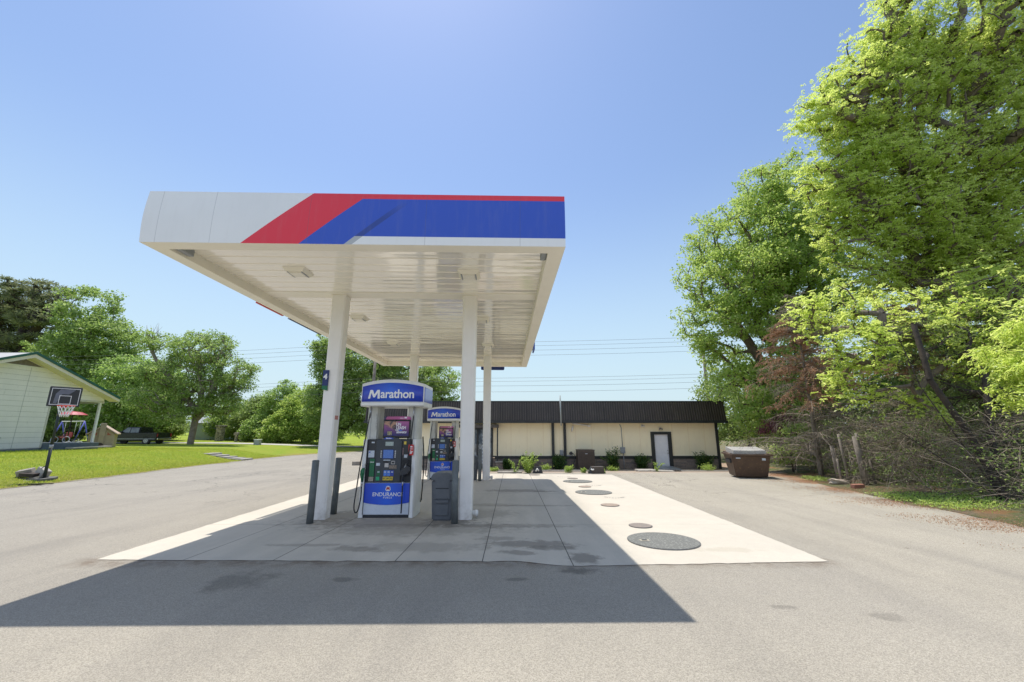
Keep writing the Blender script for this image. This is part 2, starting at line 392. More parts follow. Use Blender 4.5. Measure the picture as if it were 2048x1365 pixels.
def text_mesh(s, size, bold=0.0, ext=.003, align='CENTER', sx=1.0, shear=0.0, spacing=1.0):
    cu = bpy.data.curves.new('txt', 'FONT'); cu.body = s; cu.size = size; cu.offset = bold; cu.extrude = ext
    cu.align_x = align; cu.align_y = 'CENTER'; cu.shear = shear; cu.space_character = spacing; cu.resolution_u = 5
    ob = bpy.data.objects.new('txt', cu); col.objects.link(ob)
    bpy.context.view_layer.update()
    me = bpy.data.meshes.new_from_object(ob.evaluated_get(bpy.context.evaluated_depsgraph_get()))
    bpy.data.objects.remove(ob); me.transform(Matrix.Diagonal((sx,1,1,1))); me.materials.clear(); return me
def text(name, s, size, m, parent, loc, rot=(90,0,0), **k):
    o = link(name, text_mesh(s, size, **k), m, parent)
    o.location = loc; o.rotation_euler = tuple(R(a) for a in rot); return o
# stencilled arcs of lettering beside the caps (illegible in the photo: short dashes)
for i, (cx, cy) in enumerate(((2.72,11.35),(2.72,14.1),(2.1,17.1))):
    mb = MB()
    for k in range(9):
        a = R(200 + k*17); x0, y0 = cx+.26*math.cos(a), cy+.26*math.sin(a)
        u = Vector((math.cos(a), math.sin(a), 0))*.028; v = Vector((-math.sin(a), math.cos(a), 0))*(.012 if k % 3 else .02)
        c0 = Vector((x0, y0, gz(x0, y0)+.0145)); mb.face([c0-u-v, c0+u-v, c0+u+v, c0-u+v])
    o = mb.build('painted_marking', BLACK)
    tag(o, ('worn black arc of painted marks in front of the middle tank cover','worn black arc of painted marks between the two far tank covers','faint black arc of painted marks at the far end of the concrete')[i], 'painted marking', 'painted marks beside the caps')

# ------------------------------------------------------------------ canopy
CA = thing('fuel_canopy', 'large flat fuel station canopy with red and blue striped fascia and cream underside', 'canopy', (0.80, 5.53, 4.20), R(.75))
CA.rotation_euler = (0, R(.35), R(.75))
CW, CL, FH = 6.30, 11.95, .835      # local: x from -CW..0, y 0..CL, z 0..FH
def prof(t): return .015*math.sin(math.pi*t) + .0*t        # outward bulge over height
t = NT('fascia_front'); X, Y, Z = t.xyz()
WF, GF = (.80,.81,.80), (.75,.76,.755); RC, BC, DB = (.74,.030,.055), (.025,.085,.50), (.02,.05,.24)
u = t.ma('SUBTRACT', t.ma('ADD', X, CW), t.ma('MULTIPLY', Z, 1.19))    # sheared distance from the left end
def step(v, a): return t.ma('GREATER_THAN', v, a)
c = t.mix(t.mr(t.noise(.8, 3), .3, .7), WF, GF)
c = t.mix(step(u, 1.48), c, RC)
blue_m = t.ma('MULTIPLY', step(u, 2.335), t.ma('LESS_THAN', Z, FH*.895)); c = t.mix(blue_m, c, BC)
st_m = t.ma('MULTIPLY', t.ma('MULTIPLY', step(u, 3.0), t.ma('LESS_THAN', u, 3.12)), t.ma('MULTIPLY', t.mr(Z, FH*.5, FH*.85, .8, .0), blue_m)); c = t.mix(st_m, c, DB)
wh_m = t.ma('MULTIPLY', step(u, 3.0), t.ma('LESS_THAN', Z, FH*.155)); c = t.mix(wh_m, c, WF)
sh_m = t.ma('MULTIPLY', t.ma('MULTIPLY', step(u, 3.0), t.ma('LESS_THAN', u, 3.12)), t.ma('LESS_THAN', Z, FH*.155)); c = t.mix(t.ma('MULTIPLY', sh_m, .8), c, (.33,.36,.38))
js = None
for jx in (.22, 1.02, 2.45, 4.20, 5.62):
    d = t.ma('ABSOLUTE', t.ma('SUBTRACT', t.ma('ADD', X, CW), jx)); q = t.mr(d, .002, .006, 1, 0); js = q if js is None else t.ma('MAXIMUM', js, q)
c = t.mix(t.ma('MULTIPLY', js, .35), c, (.1,.1,.12))
gr = t.mr(t.noise(3, 5, .7, t.scale((3,1,.4))), .5, .8, 0, .10); c = t.mix(gr, c, (.4,.38,.34))
t.set(Base_Color=c, Roughness=.38); t.bump(t.noise(1.5, 2), .08, .05)
FASC = t.m
FWHITE = M('fascia_white', (.74,.73,.70), (.66,.65,.61), 2, .4)
TRIMC = M('canopy_trim', (.92,.87,.75), (.87,.82,.70), 2, .35)
def fascia(p0, p1, out, name, m):
    # p0->p1 horizontally, outward direction out
    mb = MB(); n = 10; p0, p1, out = Vector(p0), Vector(p1), Vector(out); prev = None
    L = (p1-p0).normalized()
    for k in range(n+1):
        tt = k/n; o1 = prof(tt)
        if out.x > .5: o1 = 0.0
        e0 = 0 if p0.x > -.01 else o1; e1 = 0 if p1.x > -.01 else o1
        a = p0 + out*o1 - L*e0 + Vector((0,0,FH*tt)); b = p1 + out*o1 + L*e1 + Vector((0,0,FH*tt))
        row = [mb.b.verts.new(a), mb.b.verts.new(b)]
        if prev:
            f = mb.b.faces.new([prev[0], prev[1], row[1], row[0]]); f.smooth = True
        prev = row
    return mb.build(name, m, CA)
f0 = fascia((-CW,0,0),(0,0,0),(0,-1,0),'fascia', FASC); f0['label'] = 'front fascia with red and blue diagonal stripes'
fascia((0,0,0),(0,CL,0),(1,0,0),'fascia', FWHITE); fascia((0,CL,0),(-CW,CL,0),(0,1,0),'fascia', FWHITE); fascia((-CW,CL,0),(-CW,0,0),(-1,0,0),'fascia', FWHITE)
# bottom lip, inner upstand, roof deck
LIP = .24; SZ = .165
mb = MB()
mb.box(-CW,0,0,LIP,.0,.02); mb.box(-CW,0,CL-LIP,CL,.0,.02); mb.box(-CW,-CW+LIP,LIP,CL-LIP,.0,.02); mb.box(-LIP,0,LIP,CL-LIP,.0,.02)
mb.box(-CW+LIP-.02,-CW+LIP,LIP-.02,CL-LIP+.02,.02,SZ+.05); mb.box(-LIP,-LIP+.02,LIP-.02,CL-LIP+.02,.02,SZ+.05)
mb.box(-CW+LIP,-LIP,LIP-.02,LIP,.02,SZ+.05); mb.box(-CW+LIP,-LIP,CL-LIP,CL-LIP+.02,.02,SZ+.05)
mb.build('bottom_lip', TRIMC, CA)
mb = MB(); mb.box(-CW,0,.0,CL,FH-.06,FH-.03); mb.build('roof_deck', WHITE, CA)
# soffit: ribbed glossy panels
t = NT('soffit'); X, Y, Z = t.xyz()
wv = t.noise(1.0, 2, .5, t.scale((.55,2.2,1))); wv2 = t.noise(1.0, 1, .5, t.scale((.4,6.6,1)))
t.set(Base_Color=t.mix(t.mr(t.noise(.8, 4), .3, .7), (.95,.90,.78), (.91,.86,.74)), Roughness=.13); t.bs.inputs['Specular IOR Level'].default_value = .75
t.set(Coat_Weight=.9, Coat_Roughness=.04, Coat_IOR=2.0)
nb = t.bump(t.ma('ADD', wv, t.ma('MULTIPLY', wv2, .5)), .28, .05); t.l.new(nb, t.bs.inputs['Coat Normal'])
V, F = [], []; pw = .305; y = LIP; k = 0
while y < CL-LIP-.02:
    y1 = min(y+pw, CL-LIP); pts = [(y, SZ+.022), (y+.010, SZ+.022), (y+.018, SZ), (y1-.045, SZ), (y1-.038, SZ+.006), (y1-.008, SZ+.006), (y1, SZ+.022)]
    for (a, za), (b, zb) in zip(pts, pts[1:]):
        i = len(V); V += [(-CW+LIP, a, za), (-LIP, a, za), (-LIP, b, zb), (-CW+LIP, b, zb)]; F.append((i, i+3, i+2, i+1))
    y = y1
np_mesh('soffit', V, F, t.m, CA)
mb = MB(); mb.box(-CW+LIP,-LIP,2.62,3.0,SZ-.012,SZ+.001); mb.build('beam_cover', TRIMC, CA)
mb = MB(); mb.box(-CW+LIP,-LIP,9.92,10.3,SZ-.012,SZ+.001); mb.build('beam_cover', TRIMC, CA)
# side graphics on the left fascia and the sign on the rear fascia
mb = MB(); mb.prism([(3.0,.02),(4.05,.02),(4.35,.40),(4.2,.62),(3.2,.62)], (-CW-.13,-CW-.075), 'x', .01); mb.build('side_emblem', RED, CA)
mb = MB(); mb.prism([(4.3,.02),(6.1,.02),(6.3,.35),(4.6,.35)], (-CW-.12,-CW-.075), 'x', .01); mb.build('side_emblem', M('navy', (.015,.03,.13)), CA)
mb = MB(); mb.box(.06,.11,8.2,8.9,.05,.5,.01); mb.build('side_emblem', BLUE, CA)
mb = MB(); mb.box(-2.02,-.98,CL+.10,CL+.24,-.12,.5,.05); mb.build('rear_sign', M('navy2', (.02,.045,.2)), CA)
for sx in (-CW+LIP+.001, -LIP-.091):
    mb = MB(); mb.box(sx,sx+.09,.32,.62,.045,.155,.012); mb.build('edge_floodlight', GREYP, CA)
# recessed square canopy lights (things hanging on the soffit)
LAMPG = M('lamp_glass', (.88,.84,.72), (.75,.71,.6), 60, .2)
LH = thing('canopy_light', '', 'light', (0,0,0), 0, 'square lights under the canopy')
mb = MB()
mb.hexa([(-.15,-.15,-.065),(.15,-.15,-.065),(.15,.15,-.065),(-.15,.15,-.065),(-.20,-.20,0),(.20,-.20,0),(.20,.20,0),(-.20,.20,0)])
mb.build('housing', TRIMC, LH)
mb = MB(); mb.box(-.115,.115,-.115,.115,-.078,-.0655,.006); mb.build('lens', LAMPG, LH)
for a, b in ((-.14,-.118),(.118,.14)): mb = MB(); mb.box(a,b,-.14,.14,-.074,-.0655); mb.build('lens_clip', GREYP, LH)
lamps = [((-3.94,6.94),'nearest left square light, beside the front left column'),((-.80,7.02),'nearest right square light, above the front right column'),
 ((-4.0,10.1),'left square light in the middle of the canopy ceiling'),((-.80,10.2),'right square light in the middle of the canopy ceiling'),
 ((-4.02,13.3),'farthest left square light, close to the rear columns'),((-.83,13.5),'farthest right square light, close to the rear columns')]
for i, ((lx, ly), lb) in enumerate(lamps):
    o = LH if i == 0 else copy_tree(LH)
    o.location = (lx, ly, 4.20+SZ-.002-.0061*(lx-.8)*1.0); o.rotation_euler = (0, R(.35), R(.75)); o['label'] = lb

# columns
def column(x, y, label):
    z0 = gz(x, y)+.011; top = 4.20+SZ-.012 - .0061*(x-.8) + .0
    th = thing('canopy_column', label, 'column', (x, y, z0), R(.75), 'white steel columns holding up the canopy')
    H = top - z0; mb = MB(); h0, h1 = .132, .150
    def ring(h, z, ch=.03): 
        return [mb.b.verts.new(p+(z,)) for p in ((-h+ch,-h),(h-ch,-h),(h,-h+ch),(h,h-ch),(h-ch,h),(-h+ch,h),(-h,h-ch),(-h,-h+ch))]
    A, B = ring(h0, 0), ring(h1, H-.002)
    for k in range(8): mb.b.faces.new([A[k], A[(k+1)%8], B[(k+1)%8], B[k]])
    mb.b.faces.new(A[::-1]); mb.b.faces.new(B); mb.build('post', COLM, th)
    mb = MB(); mb.box(-.155,.155,-.155,.155,H-.012,H-.0025); mb.build('top_collar', TRIMC, th)
    mb = MB(); mb.box(-h0-.0018,-h0+.10,-.139,-.137,.86,1.16) if False else mb.box(-.085,.075,-.1372,-.1350,.98,1.20); mb.build('access_panel', COLM, th)
    return th, H
t = NT('column_white'); X, Y, Z = t.xyz(); g = t.mr(Z, 0, .5, .6, 0)
c = t.mix(t.mr(t.noise(3, 5), .3, .75), (.88,.85,.80), (.82,.79,.74)); c = t.mix(t.ma('MULTIPLY', g, t.mr(t.noise(7, 5), .4, .7)), c, (.42,.37,.3))
t.set(Base_Color=c, Roughness=.35); t.bump(t.noise(3, 2), .05, .05); COLM = t.m
cols = [column(-3.74, 8.38, 'front left canopy column carrying the blue number 4 tag'), column(-.91, 8.38, 'front right canopy column beside the nearest litter bin'),
        column(-3.86, 15.66, 'rear left canopy column, seen just above the near pump'), column(-.965, 15.66, 'rear right canopy column with a bollard at its left foot')]
# number tag, red label on the front-left column
c0 = cols[0][0]
th = thing('number_tag', 'small blue and green pump number tag reading 4 on the front left column', 'sign', (-3.83, 8.30, 0), R(.75))
th.location = (-3.84, 8.236, 2.56)
mb = MB(); mb.prism([(-.01,-.17),(-.01,.15),(.012,.15),(.012,-.17)], (-.0,.16), 'y') if False else mb.box(-.055,.055,-.035,-.001,-.15,.17); mb.build('blue_plate', M('tag_navy', (.02,.04,.16)), th)
mb = MB(); mb.hexa([(-.055,-.038,-.22),(.055,-.038,-.25),(.055,-.001,-.25),(-.055,-.001,-.22),(-.055,-.038,-.151),(.055,-.038,-.151),(.055,-.001,-.151),(-.055,-.001,-.151)]); mb.build('green_plate', PGREEN, th)
text('number', '4', .15, LETTER, th, (0,-.0365,.03), bold=.006, ext=.001)
th = thing('column_label', 'small red warning label on the right edge of the front left column', 'label', (-3.602, 8.300, 1.77), R(.75))
mb = MB(); mb.box(-.055,.0405,-.0585,-.0565,-.045,.045) if False else mb.box(.0,.0035,-.03,.13,-.04,.04); mb.build('plate', M('label_red', (.45,.06,.04), (.6,.4,.35), 60), th)
# pvc stubs
for x, y, lb in ((-3.98,8.45,'white pipe stub at the left foot of the front left column'),(-.70,8.45,'white pipe stub at the right foot of the front right column'),(-.75,15.7,'white pipe stub at the foot of the rear right column')):
    s = -1 if x < -2 else 1
    th = thing('pipe_stub', lb, 'pipe', (x, y, gz(x,y)+.10), 0, 'white pipe stubs at the column feet')
    mb = MB(); mb.tube([(-s*.12,0,0),(s*.0,0,0),(s*.03,0,0)], .048, 14); mb.build('pipe', WHITE, th)
    mb = MB(); mb.tube([(-s*.035,0,0),(s*.015,0,0)], .062, 14); mb.build('collar', WHITE, th)
# bollards
BO = thing('bollard', '', 'bollard', (0,0,0), 0, 'grey pipe bollards guarding the pumps')
mb = MB(); mb.cyl((0,0,0), .0625, 1.11, 20); mb.build('pipe', BOLL, BO)
mb = MB(); mb.tube([(0,0,1.10),(0,0,1.118),(0,0,1.124)], [.0635,.058,.03], 20); mb.build('cap', BOLL, BO)
for i, (x, y, lb) in enumerate(((-3.73,7.92,'grey pipe bollard in front of the front left column'),(-3.70,8.86,'grey pipe bollard to the right behind the front left column'),
        (-1.06,7.92,'grey pipe bollard between the near litter bin and front right column'),(-1.18,15.32,'grey pipe bollard left of the rear right column'))):
    o = BO if i == 0 else copy_tree(BO); o.location = (x, y, gz(x, y)+.011); o['label'] = lb; o.rotation_euler = (0, R((0,.6,-.8,.2)[i]), random.random())

# ------------------------------------------------------------------ litter bins
def bin_(x, y, label, tilt=0):
    th = thing('litter_bin', label, 'litter bin', (x, y, gz(x, y)+.011), tilt, 'dark grey litter bins beside the pumps')
    w0, w1, d0, d1, H = .185, .215, .19, .22, .74
    mb = MB(); 
    mb.hexa([(-w0,-d0,0),(w0,-d0,0),(w0,d0,0),(-w0,d0,0),(-w1,-d1,H),(w1,-d1,H),(w1,d1,H),(-w1,d1,H)])
    es = [e for e in mb.b.edges]; bmesh.ops.bevel(mb.b, geom=es, offset=.025, segments=3, affect='EDGES'); mb.build('body', DGREY, th)
    mb = MB()  # domed lid
    mb.prism([(-.222,.735),(.222,.735),(.222,.80),(.19,.855),(.10,.878),(-.10,.878),(-.19,.855),(-.222,.80)], (-.225,.225), 'y', .012); mb.build('lid', DGREY, th)
    DK = M('bin_recess', (.035,.04,.045)); 
    mb = MB(); mb.prism([(-.16,.79),(.16,.79),(.13,.70),(.155,.40),(-.155,.40),(-.13,.70)], (-.2285,-.2225), 'y', .004); mb.build('front_panel', DGREY, th)
    mb = MB(); mb.hexa([(-.125,-.212,.40),(.125,-.212,.40),(.125,-.1,.42),(-.125,-.1,.42),(-.125,-.2305,.60),(.125,-.2305,.60),(.125,-.1,.60),(-.125,-.1,.60)]); mb.build('opening', DK, th)
    mb = MB(); mb.prism([(-.13,.40),(-.13,.33),(.13,.33),(.13,.40),(.09,.37),(-.09,.37)], (-.245,-.19), 'y', .004); mb.build('tray', DGREY, th)
    mb = MB(); mb.prism([(-.13,.30),(.13,.30),(.12,.10),(-.12,.10)], (-.2165,-.2), 'y', .004); mb.build('front_panel', DGREY, th)
    return th
bin_(-1.345, 8.36, 'dark grey litter bin right of the near pump'); bin_(-1.50, 15.75, 'dark grey litter bin behind the front right column, by the far pump', .1)

# ------------------------------------------------------------------ fuel pump
t = NT('ad_screen'); X, Y, Z = t.xyz()
n1 = t.noise(9, 3, .5, dist=1.0); 
base = t.mix(t.mr(Z, 1.60, 1.88), (.03,.025,.14), (.45,.12,.30))
skin = t.mix(t.mr(n1, .42, .6), (.50,.27,.17), (.05,.05,.06)); hm = t.ma('MULTIPLY', t.mr(X, .08, .16, 1, 0), t.mr(t.ma('ADD', Z, t.ma('MULTIPLY', X, .5)), 1.70, 1.76))
t.set(Base_Color=t.mix(hm, base, skin), Roughness=.25); ADS = t.m
t = NT('ad_header'); X, Y, Z = t.xyz(); t.set(Base_Color=t.mix(t.mr(t.ma('ADD', X, t.ma('MULTIPLY', Z, 0)), -.02, .3), (.42,.10,.22), (.55,.12,.33)), Roughness=.35); ADH = t.m
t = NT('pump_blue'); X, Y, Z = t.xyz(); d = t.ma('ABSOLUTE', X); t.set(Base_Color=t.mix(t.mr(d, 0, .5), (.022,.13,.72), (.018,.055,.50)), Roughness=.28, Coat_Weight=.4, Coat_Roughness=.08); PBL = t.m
def pump(x, y, label, rz=0):
    P = thing('fuel_pump', label, 'fuel pump', (x, y, gz(x, y)+.011), rz, 'blue and white fuel pumps under the canopy')
    W, D = .535, .70
    mb = MB(); mb.box(-.45,.45,.03,D-.03,0,.055); mb.build('plinth', BLACK, P)
    # cabinet
    mb = MB(); mb.box(-.455,.455,.045,D-.045,.055,.655); mb.build('cabinet', PUMPW, P)
    # blue lower panel, bottom edge dipping in an arc
    arc = [(x_, .285-.045*(1-(x_/.455)**2)) for x_ in np.linspace(.455, -.455, 15)]
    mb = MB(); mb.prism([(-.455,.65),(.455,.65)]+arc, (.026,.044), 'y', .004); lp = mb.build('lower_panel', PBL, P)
    mb = MB(); mb.prism([(-.455,.06),(.455,.06)]+[(a, b-.006) for a, b in arc], (.032,.044), 'y', .003); mb.build('skirt_panel', M('skirt_silver', (.62,.67,.73), (.55,.6,.66), 3, .3), P)
    text('lettering', 'ENDURANCE', .10, LETTER, lp, (.02,.0235,.435), bold=.001, ext=.0015, sx=1.02)
    text('lettering', 'FUELS', .043, LETTER, lp, (.02,.0235,.375), bold=.0005, ext=.0015, sx=1.25, spacing=1.3)
    # badge with an M
    hexp = [(-.052,-.02),(-.040,.035),(-.018,.052),(.018,.052),(.040,.035),(.052,-.02),(.03,-.045),(-.03,-.045)]
    mb = MB(); mb.prism([(a+.02, b+.545) for a, b in hexp], (.0205,.0255), 'y', .001); bd = mb.build('badge', LETTER, lp)
    mb = MB()
    mb.prism([(-.036,-.028),(-.020,-.028),(-.016,.004),(0,-.024),(.016,.004),(.020,-.028),(.036,-.028),(.026,.038),(.012,.038),(0,.012),(-.012,.038),(-.026,.038)], (.0165,.0203), 'y')
    for v in mb.b.verts: v.co.x += .02; v.co.z += .545
    mb.build('badge', M('badge_red', (.5,.02,.03)), lp)
    # side towers (rounded)
    for s in (-1, 1):
        w0, w1 = (.455, .535)
        ol = [(w0,.03),(w1-.012,.0),(w1,.012),(w1+.025,.12),(w1+.03,.35),(w1+.025,D-.12),(w1,D-.012),(w1-.012,D),(w0,D-.03)]
        mb = MB(); mb.prism([(s*a, b) for a, b in ol], (0,1.50), 'z', .006); tw = mb.build('side_tower', PUMPW, P)
        mb = MB(); mb.box(min(s*(w0-.004),s*(w0+.006)), max(s*(w0-.004),s*(w0+.006)), .02, .034, .06, 1.49); mb.build('groove', BLACK, tw)
        # upper post
        o2 = [(.30,.20),(.33,.14),(.50,.13),(.545,.20),(.555,.35),(.545,.50),(.50,.57),(.33,.56),(.30,.50)]
        mb = MB(); mb.prism([(s*a, b) for a, b in o2], (1.50,2.165), 'z', .008); up = mb.build('upper_post', M('post_cream', (.66,.66,.60), (.56,.56,.50), 5, .4), P)
        mb = MB(); mb.box(s*.455-.004, s*.455+.004, .1265,.1295,1.5,2.16); mb.build('groove', GREYP, up)
    # black dispenser face
    mb = MB(); mb.box(-.455,.455,.04,D-.04,.655,1.50,.008); mb.build('dispenser_case', BLACK, P)
    mb = MB(); mb.prism([(-.27,.67),(.25,.67),(.25,1.47),(.17,1.53),(.02,1.555),(-.10,1.545),(-.19,1.50),(-.27,1.47)], (.012,.0398), 'y', .01); face = mb.build('console', M('console_grey', (.035,.045,.055), (.045,.055,.065), 6, .35), P)
    def plate(name, x0, x1, z0, z1, m, par=face, y0=.0055, y1=.0125, b=.002):
        mb = MB(); mb.box(x0,x1,y0,y1,z0,z1,b); return mb.build(name, m, par)
    mb = MB(); mb.tube([(-.03,.008,1.535),(-.03,.0125,1.535)], .001, 4) if False else mb.prism([(-.12,1.505),(.07,1.505),(.07,1.525),(0.02,1.545),(-.06,1.545),(-.12,1.525)], (.004,.0115), 'y'); mb.build('logo_plate', BLUE, face)
    text('lettering', 'Marathon', .028, LETTER, face, (-.025,.0035,1.522), bold=.001, ext=.001)
    plate('price_display', -.085,.080,1.375,1.455, LCD)
    plate('screen_bezel', -.135,.105,1.115,1.305, M('bezel', (.03,.045,.12)))
    sc_ = plate('screen', -.115,.085,1.13,1.295, SCREEN, y0=.0025, y1=.0052)
    for k in range(4):
        for xx in (-.160,.125): plate('button', xx-.011,xx+.011,1.155+k*.038-.009,1.155+k*.038+.009, LETTER)
    plate('label_strip', -.105,.035,1.085,1.102, LABEL)
    plate('keypad', -.075,.005,.955,1.035, METAL); plate('card_slot', -.105,-.015,1.045,1.075, RUBBER)
    plate('card_reader', .055,.130,1.015,1.08, METAL); plate('card_reader', .066,.119,1.028,1.066, BLACK, y0=.0035, y1=.0052)
    plate('label', .02,.17,.93,.995, M('label_tan', (.35,.27,.2), (.1,.09,.08), 45)); plate('label', -.245,-.17,.985,1.04, LABEL)
    for k, xx in enumerate((-.085,-.015,.055)):
        plate('grade_button', xx,xx+.062,.79,.895, BLUE2 if k < 2 else BLUE); b_ = plate('price_button', xx-.012,xx+.052,.705,.775, YELL, b=.006)
        plate('price_window', xx+.008,xx+.05,.855,.875, LABEL, y0=.0035, y1=.0052)
        text('lettering', ('87','89','93')[k], .045, BLACK, face, (xx+.02,.004,.74), bold=.001, ext=.001)
    plate('grade_button', -.225,-.155,.79,.895, PGREEN); plate('price_button', -.235,-.165,.705,.775, M('diesel_button', (.03,.45,.2))); plate('price_window', -.21,-.165,.855,.875, LABEL, y0=.0035, y1=.0052)
    # diesel panel at left, label plates
    plate('diesel_panel', -.385,-.285,.775,1.12, PGREEN, P, y0=.022,y1=.0395); plate('diesel_label', -.39,-.29,.685,.77, M('label_beige', (.42,.38,.3), (.25,.22,.18), 60), P, y0=.024,y1=.0395)
    text('lettering', 'Diesel', .032, LETTER, P, (-.335,.0205,1.055), bold=.0005, ext=.001)
    plate('info_label', -.425,-.305,1.145,1.28, LABEL, P, y0=.030,y1=.0395); plate('info_mark', -.41,-.385,1.235,1.262, BLUE, P, y0=.026,y1=.0295)
    plate('info_label', -.375,-.315,1.425,1.455, LABEL, P, y0=.030,y1=.0395)
    plate('round_sticker', .285,.335,1.40,1.46, YELL, P, y0=.030,y1=.0395,b=.0035); plate('info_label', .26,.29,1.19,1.33, M('label_pinkish', (.3,.2,.2), (.05,.05,.05), 60), P, y0=.030,y1=.0395)
    plate('info_label', .30,.37,1.14,1.20, LABEL, P, y0=.030,y1=.0395)
    # nozzle boots and nozzles
    for q_ in ((-.45,-.39,.005,.0395,.70,1.04,.006),(.28,.45,.0,.0395,.80,1.10,.01)): mb = MB(); mb.box(*q_); mb.build('nozzle_boot', M('boot_black', (.012,.013,.015)), P)
    def nozzle(cx, m, flip):
        f = flip
        mb = MB(); mb.tube([(cx+.03*f,-.02,1.03),(cx+.012*f,-.03,.965),(cx,-.045,.92)], [.010,.012,.02], 10); nz = mb.build('nozzle_spout', METAL, P)
        mb = MB(); mb.tube([(cx,-.045,.945),(cx-.012*f,-.055,.89),(cx-.015*f,-.06,.82),(cx-.01*f,-.055,.75),(cx-.008*f,-.05,.69)], [.028,.042,.040,.026,.020], 12); body = mb.build('nozzle', m, P)
        mb = MB(); mb.tube([(cx-.02*f,-.085,.88),(cx-.0*f,-.135,.82),(cx,-.125,.73),(cx,-.06,.70)], .009, 8); mb.build('trigger_guard', m, body)
        mb = MB(); mb.tube([(cx-.008*f,-.05,.70),(cx-.012*f,-.05,.64),(cx-.012*f,-.05,.61)], [.017,.016,.013], 10); mb.build('swivel', METAL, body)
    nozzle(-.475, PGREEN, 1)
    nozzle(.335, BLACK, 1)
    mb = MB(); mb.prism([(.28,.80),(.42,.83),(.46,.90),(.45,.97),(.40,1.0),(.33,.93),(.27,.90)], (-.13,-.06), 'y', .015); mb.build('splash_guard', BLACK, P)
    mb = MB(); mb.box(.395,.500,-.030,-.022,1.19,1.40,.006); rt = mb.build('hang_tag', RED, P)
    for k, (x0_, x1_, z_) in enumerate(((.42,.475,1.345),(.415,.48,1.31),(.42,.45,1.26),(.46,.485,1.25),(.425,.47,1.225))):
        mb = MB(); mb.box(x0_,x1_,-.033,-.0305,z_,z_+(.022 if k != 1 else .010)); mb.build('tag_print', LETTER, rt)
    # hoses
    def sm(pts, n=6):
        out = []; P_ = [Vector(p) for p in pts]; P_ = [P_[0]*2-P_[1]] + P_ + [P_[-1]*2-P_[-2]]
        for i in range(1, len(P_)-2):
            for k in range(n):
                t_ = k/n; a, b, c_, d = P_[i-1], P_[i], P_[i+1], P_[i+2]
                out.append(.5*((2*b)+(c_-a)*t_+(2*a-5*b+4*c_-d)*t_*t_+(3*b-a-3*c_+d)*t_**3))
        out.append(P_[-2]); return out
    def hose(pts, r=.0125): 
        mb = MB(); mb.tube(sm(pts), r, 8); return mb.build('hose', RUBBER, P)
    hose([(-.43,.02,2.14),(-.44,-.04,1.9),(-.475,-.07,1.5),(-.53,-.09,1.0),(-.565,-.10,.55),(-.58,-.12,.25),(-.55,-.12,.13),(-.50,-.11,.17),(-.475,-.08,.40),(-.487,-.05,.60)])
    hose([(.46,.02,2.14),(.46,-.02,1.9),(.44,-.03,1.6),(.43,-.02,1.4),(.40,-.06,1.15),(.385,-.075,1.0),(.37,-.09,.95)])
    hose([(.325,-.05,.62),(.325,-.06,.45),(.33,-.07,.2),(.325,-.06,.10)],.0135)
    hose([(.60,.35,1.55),(.625,.38,1.2),(.63,.40,.8),(.62,.42,.5),(.60,.46,.32),(.585,.48,.22)],.0125)
    hose([(.575,.55,1.3),(.60,.58,.9),(.585,.62,.6),(.58,.58,.4),(.60,.50,.25)],.008)
    for s in (-.43, .46):
        mb = MB(); mb.tube([(s,.01,2.165),(s,-.0,2.04),(s-.004,-.012,1.93)], [.016,.02,.014], 10); mb.build('hose_fitting', METAL, P)
    mb = MB(); mb.box(-.345,-.325,.118,.126,1.70,2.02); mb.build('side_lettering', M('faint_print', (.30,.30,.27), (.6,.6,.55), 60), P)
    # advert sign on top of the dispenser
    mb = MB(); mb.box(-.17,.385,.05,.20,1.525,1.895,.02); ad = mb.build('ad_frame', M('ad_black', (.015,.014,.02), rough=.3), P)
    mb = MB(); mb.box(-.15,.365,.0435,.0495,1.57,1.865,.004); mb.build('ad_panel', ADS, ad)
    mb = MB(); mb.prism([(-.09,1.965),(.34,1.965),(.37,1.95),(.385,1.90),(-.125,1.90),(-.155,1.93)], (.06,.16), 'y', .008); mb.build('ad_header', ADH, ad)
    mb = MB(); mb.prism([(-.17,1.897),(-.13,1.897),(-.10,1.968),(-.14,1.96),(-.165,1.93)], (.055,.17), 'y', .004); mb.build('ad_header_end', M('ad_navy', (.06,.05,.12)), ad)
    text('lettering', 'UN', .088, LETTER, ad, (.15,.0425,1.80), bold=.002, ext=.001, sx=.8); text('lettering', 'LEASH', .088, LETTER, ad, (.205,.0425,1.732), bold=.002, ext=.001, sx=.8)
    text('lettering', 'THE', .040, LETTER, ad, (.12,.0425,1.682), bold=.001, ext=.001); text('lettering', 'REWARDS', .052, LETTER, ad, (.215,.0425,1.640), bold=.002, ext=.001, sx=.85, shear=.15)
    mb = MB(); mb.box(.16,.23,.0415,.043,1.675,1.695); mb.build('ad_mark', BLUE2, ad)
    mb = MB(); mb.box(-.07,.02,.0415,.043,1.585,1.66,.002); mb.build('ad_mark', M('tan_mark', (.5,.45,.25), (.12,.1,.08), 40), ad)
    mb = MB(); mb.box(.26,.31,.0545,.0595,1.925,1.955); mb.build('ad_mark', LETTER, ad); mb = MB(); mb.box(.17,.24,.0545,.0595,1.925,1.934); mb.build('ad_mark', LETTER, ad)
    # topper
    cx, hw = .035, .645; n = 20
    def yb(u): return -.10 - .075*(1-u*u)       # bowed front in plan
    def ztop(u): return 2.625 + .085*(1-u*u)
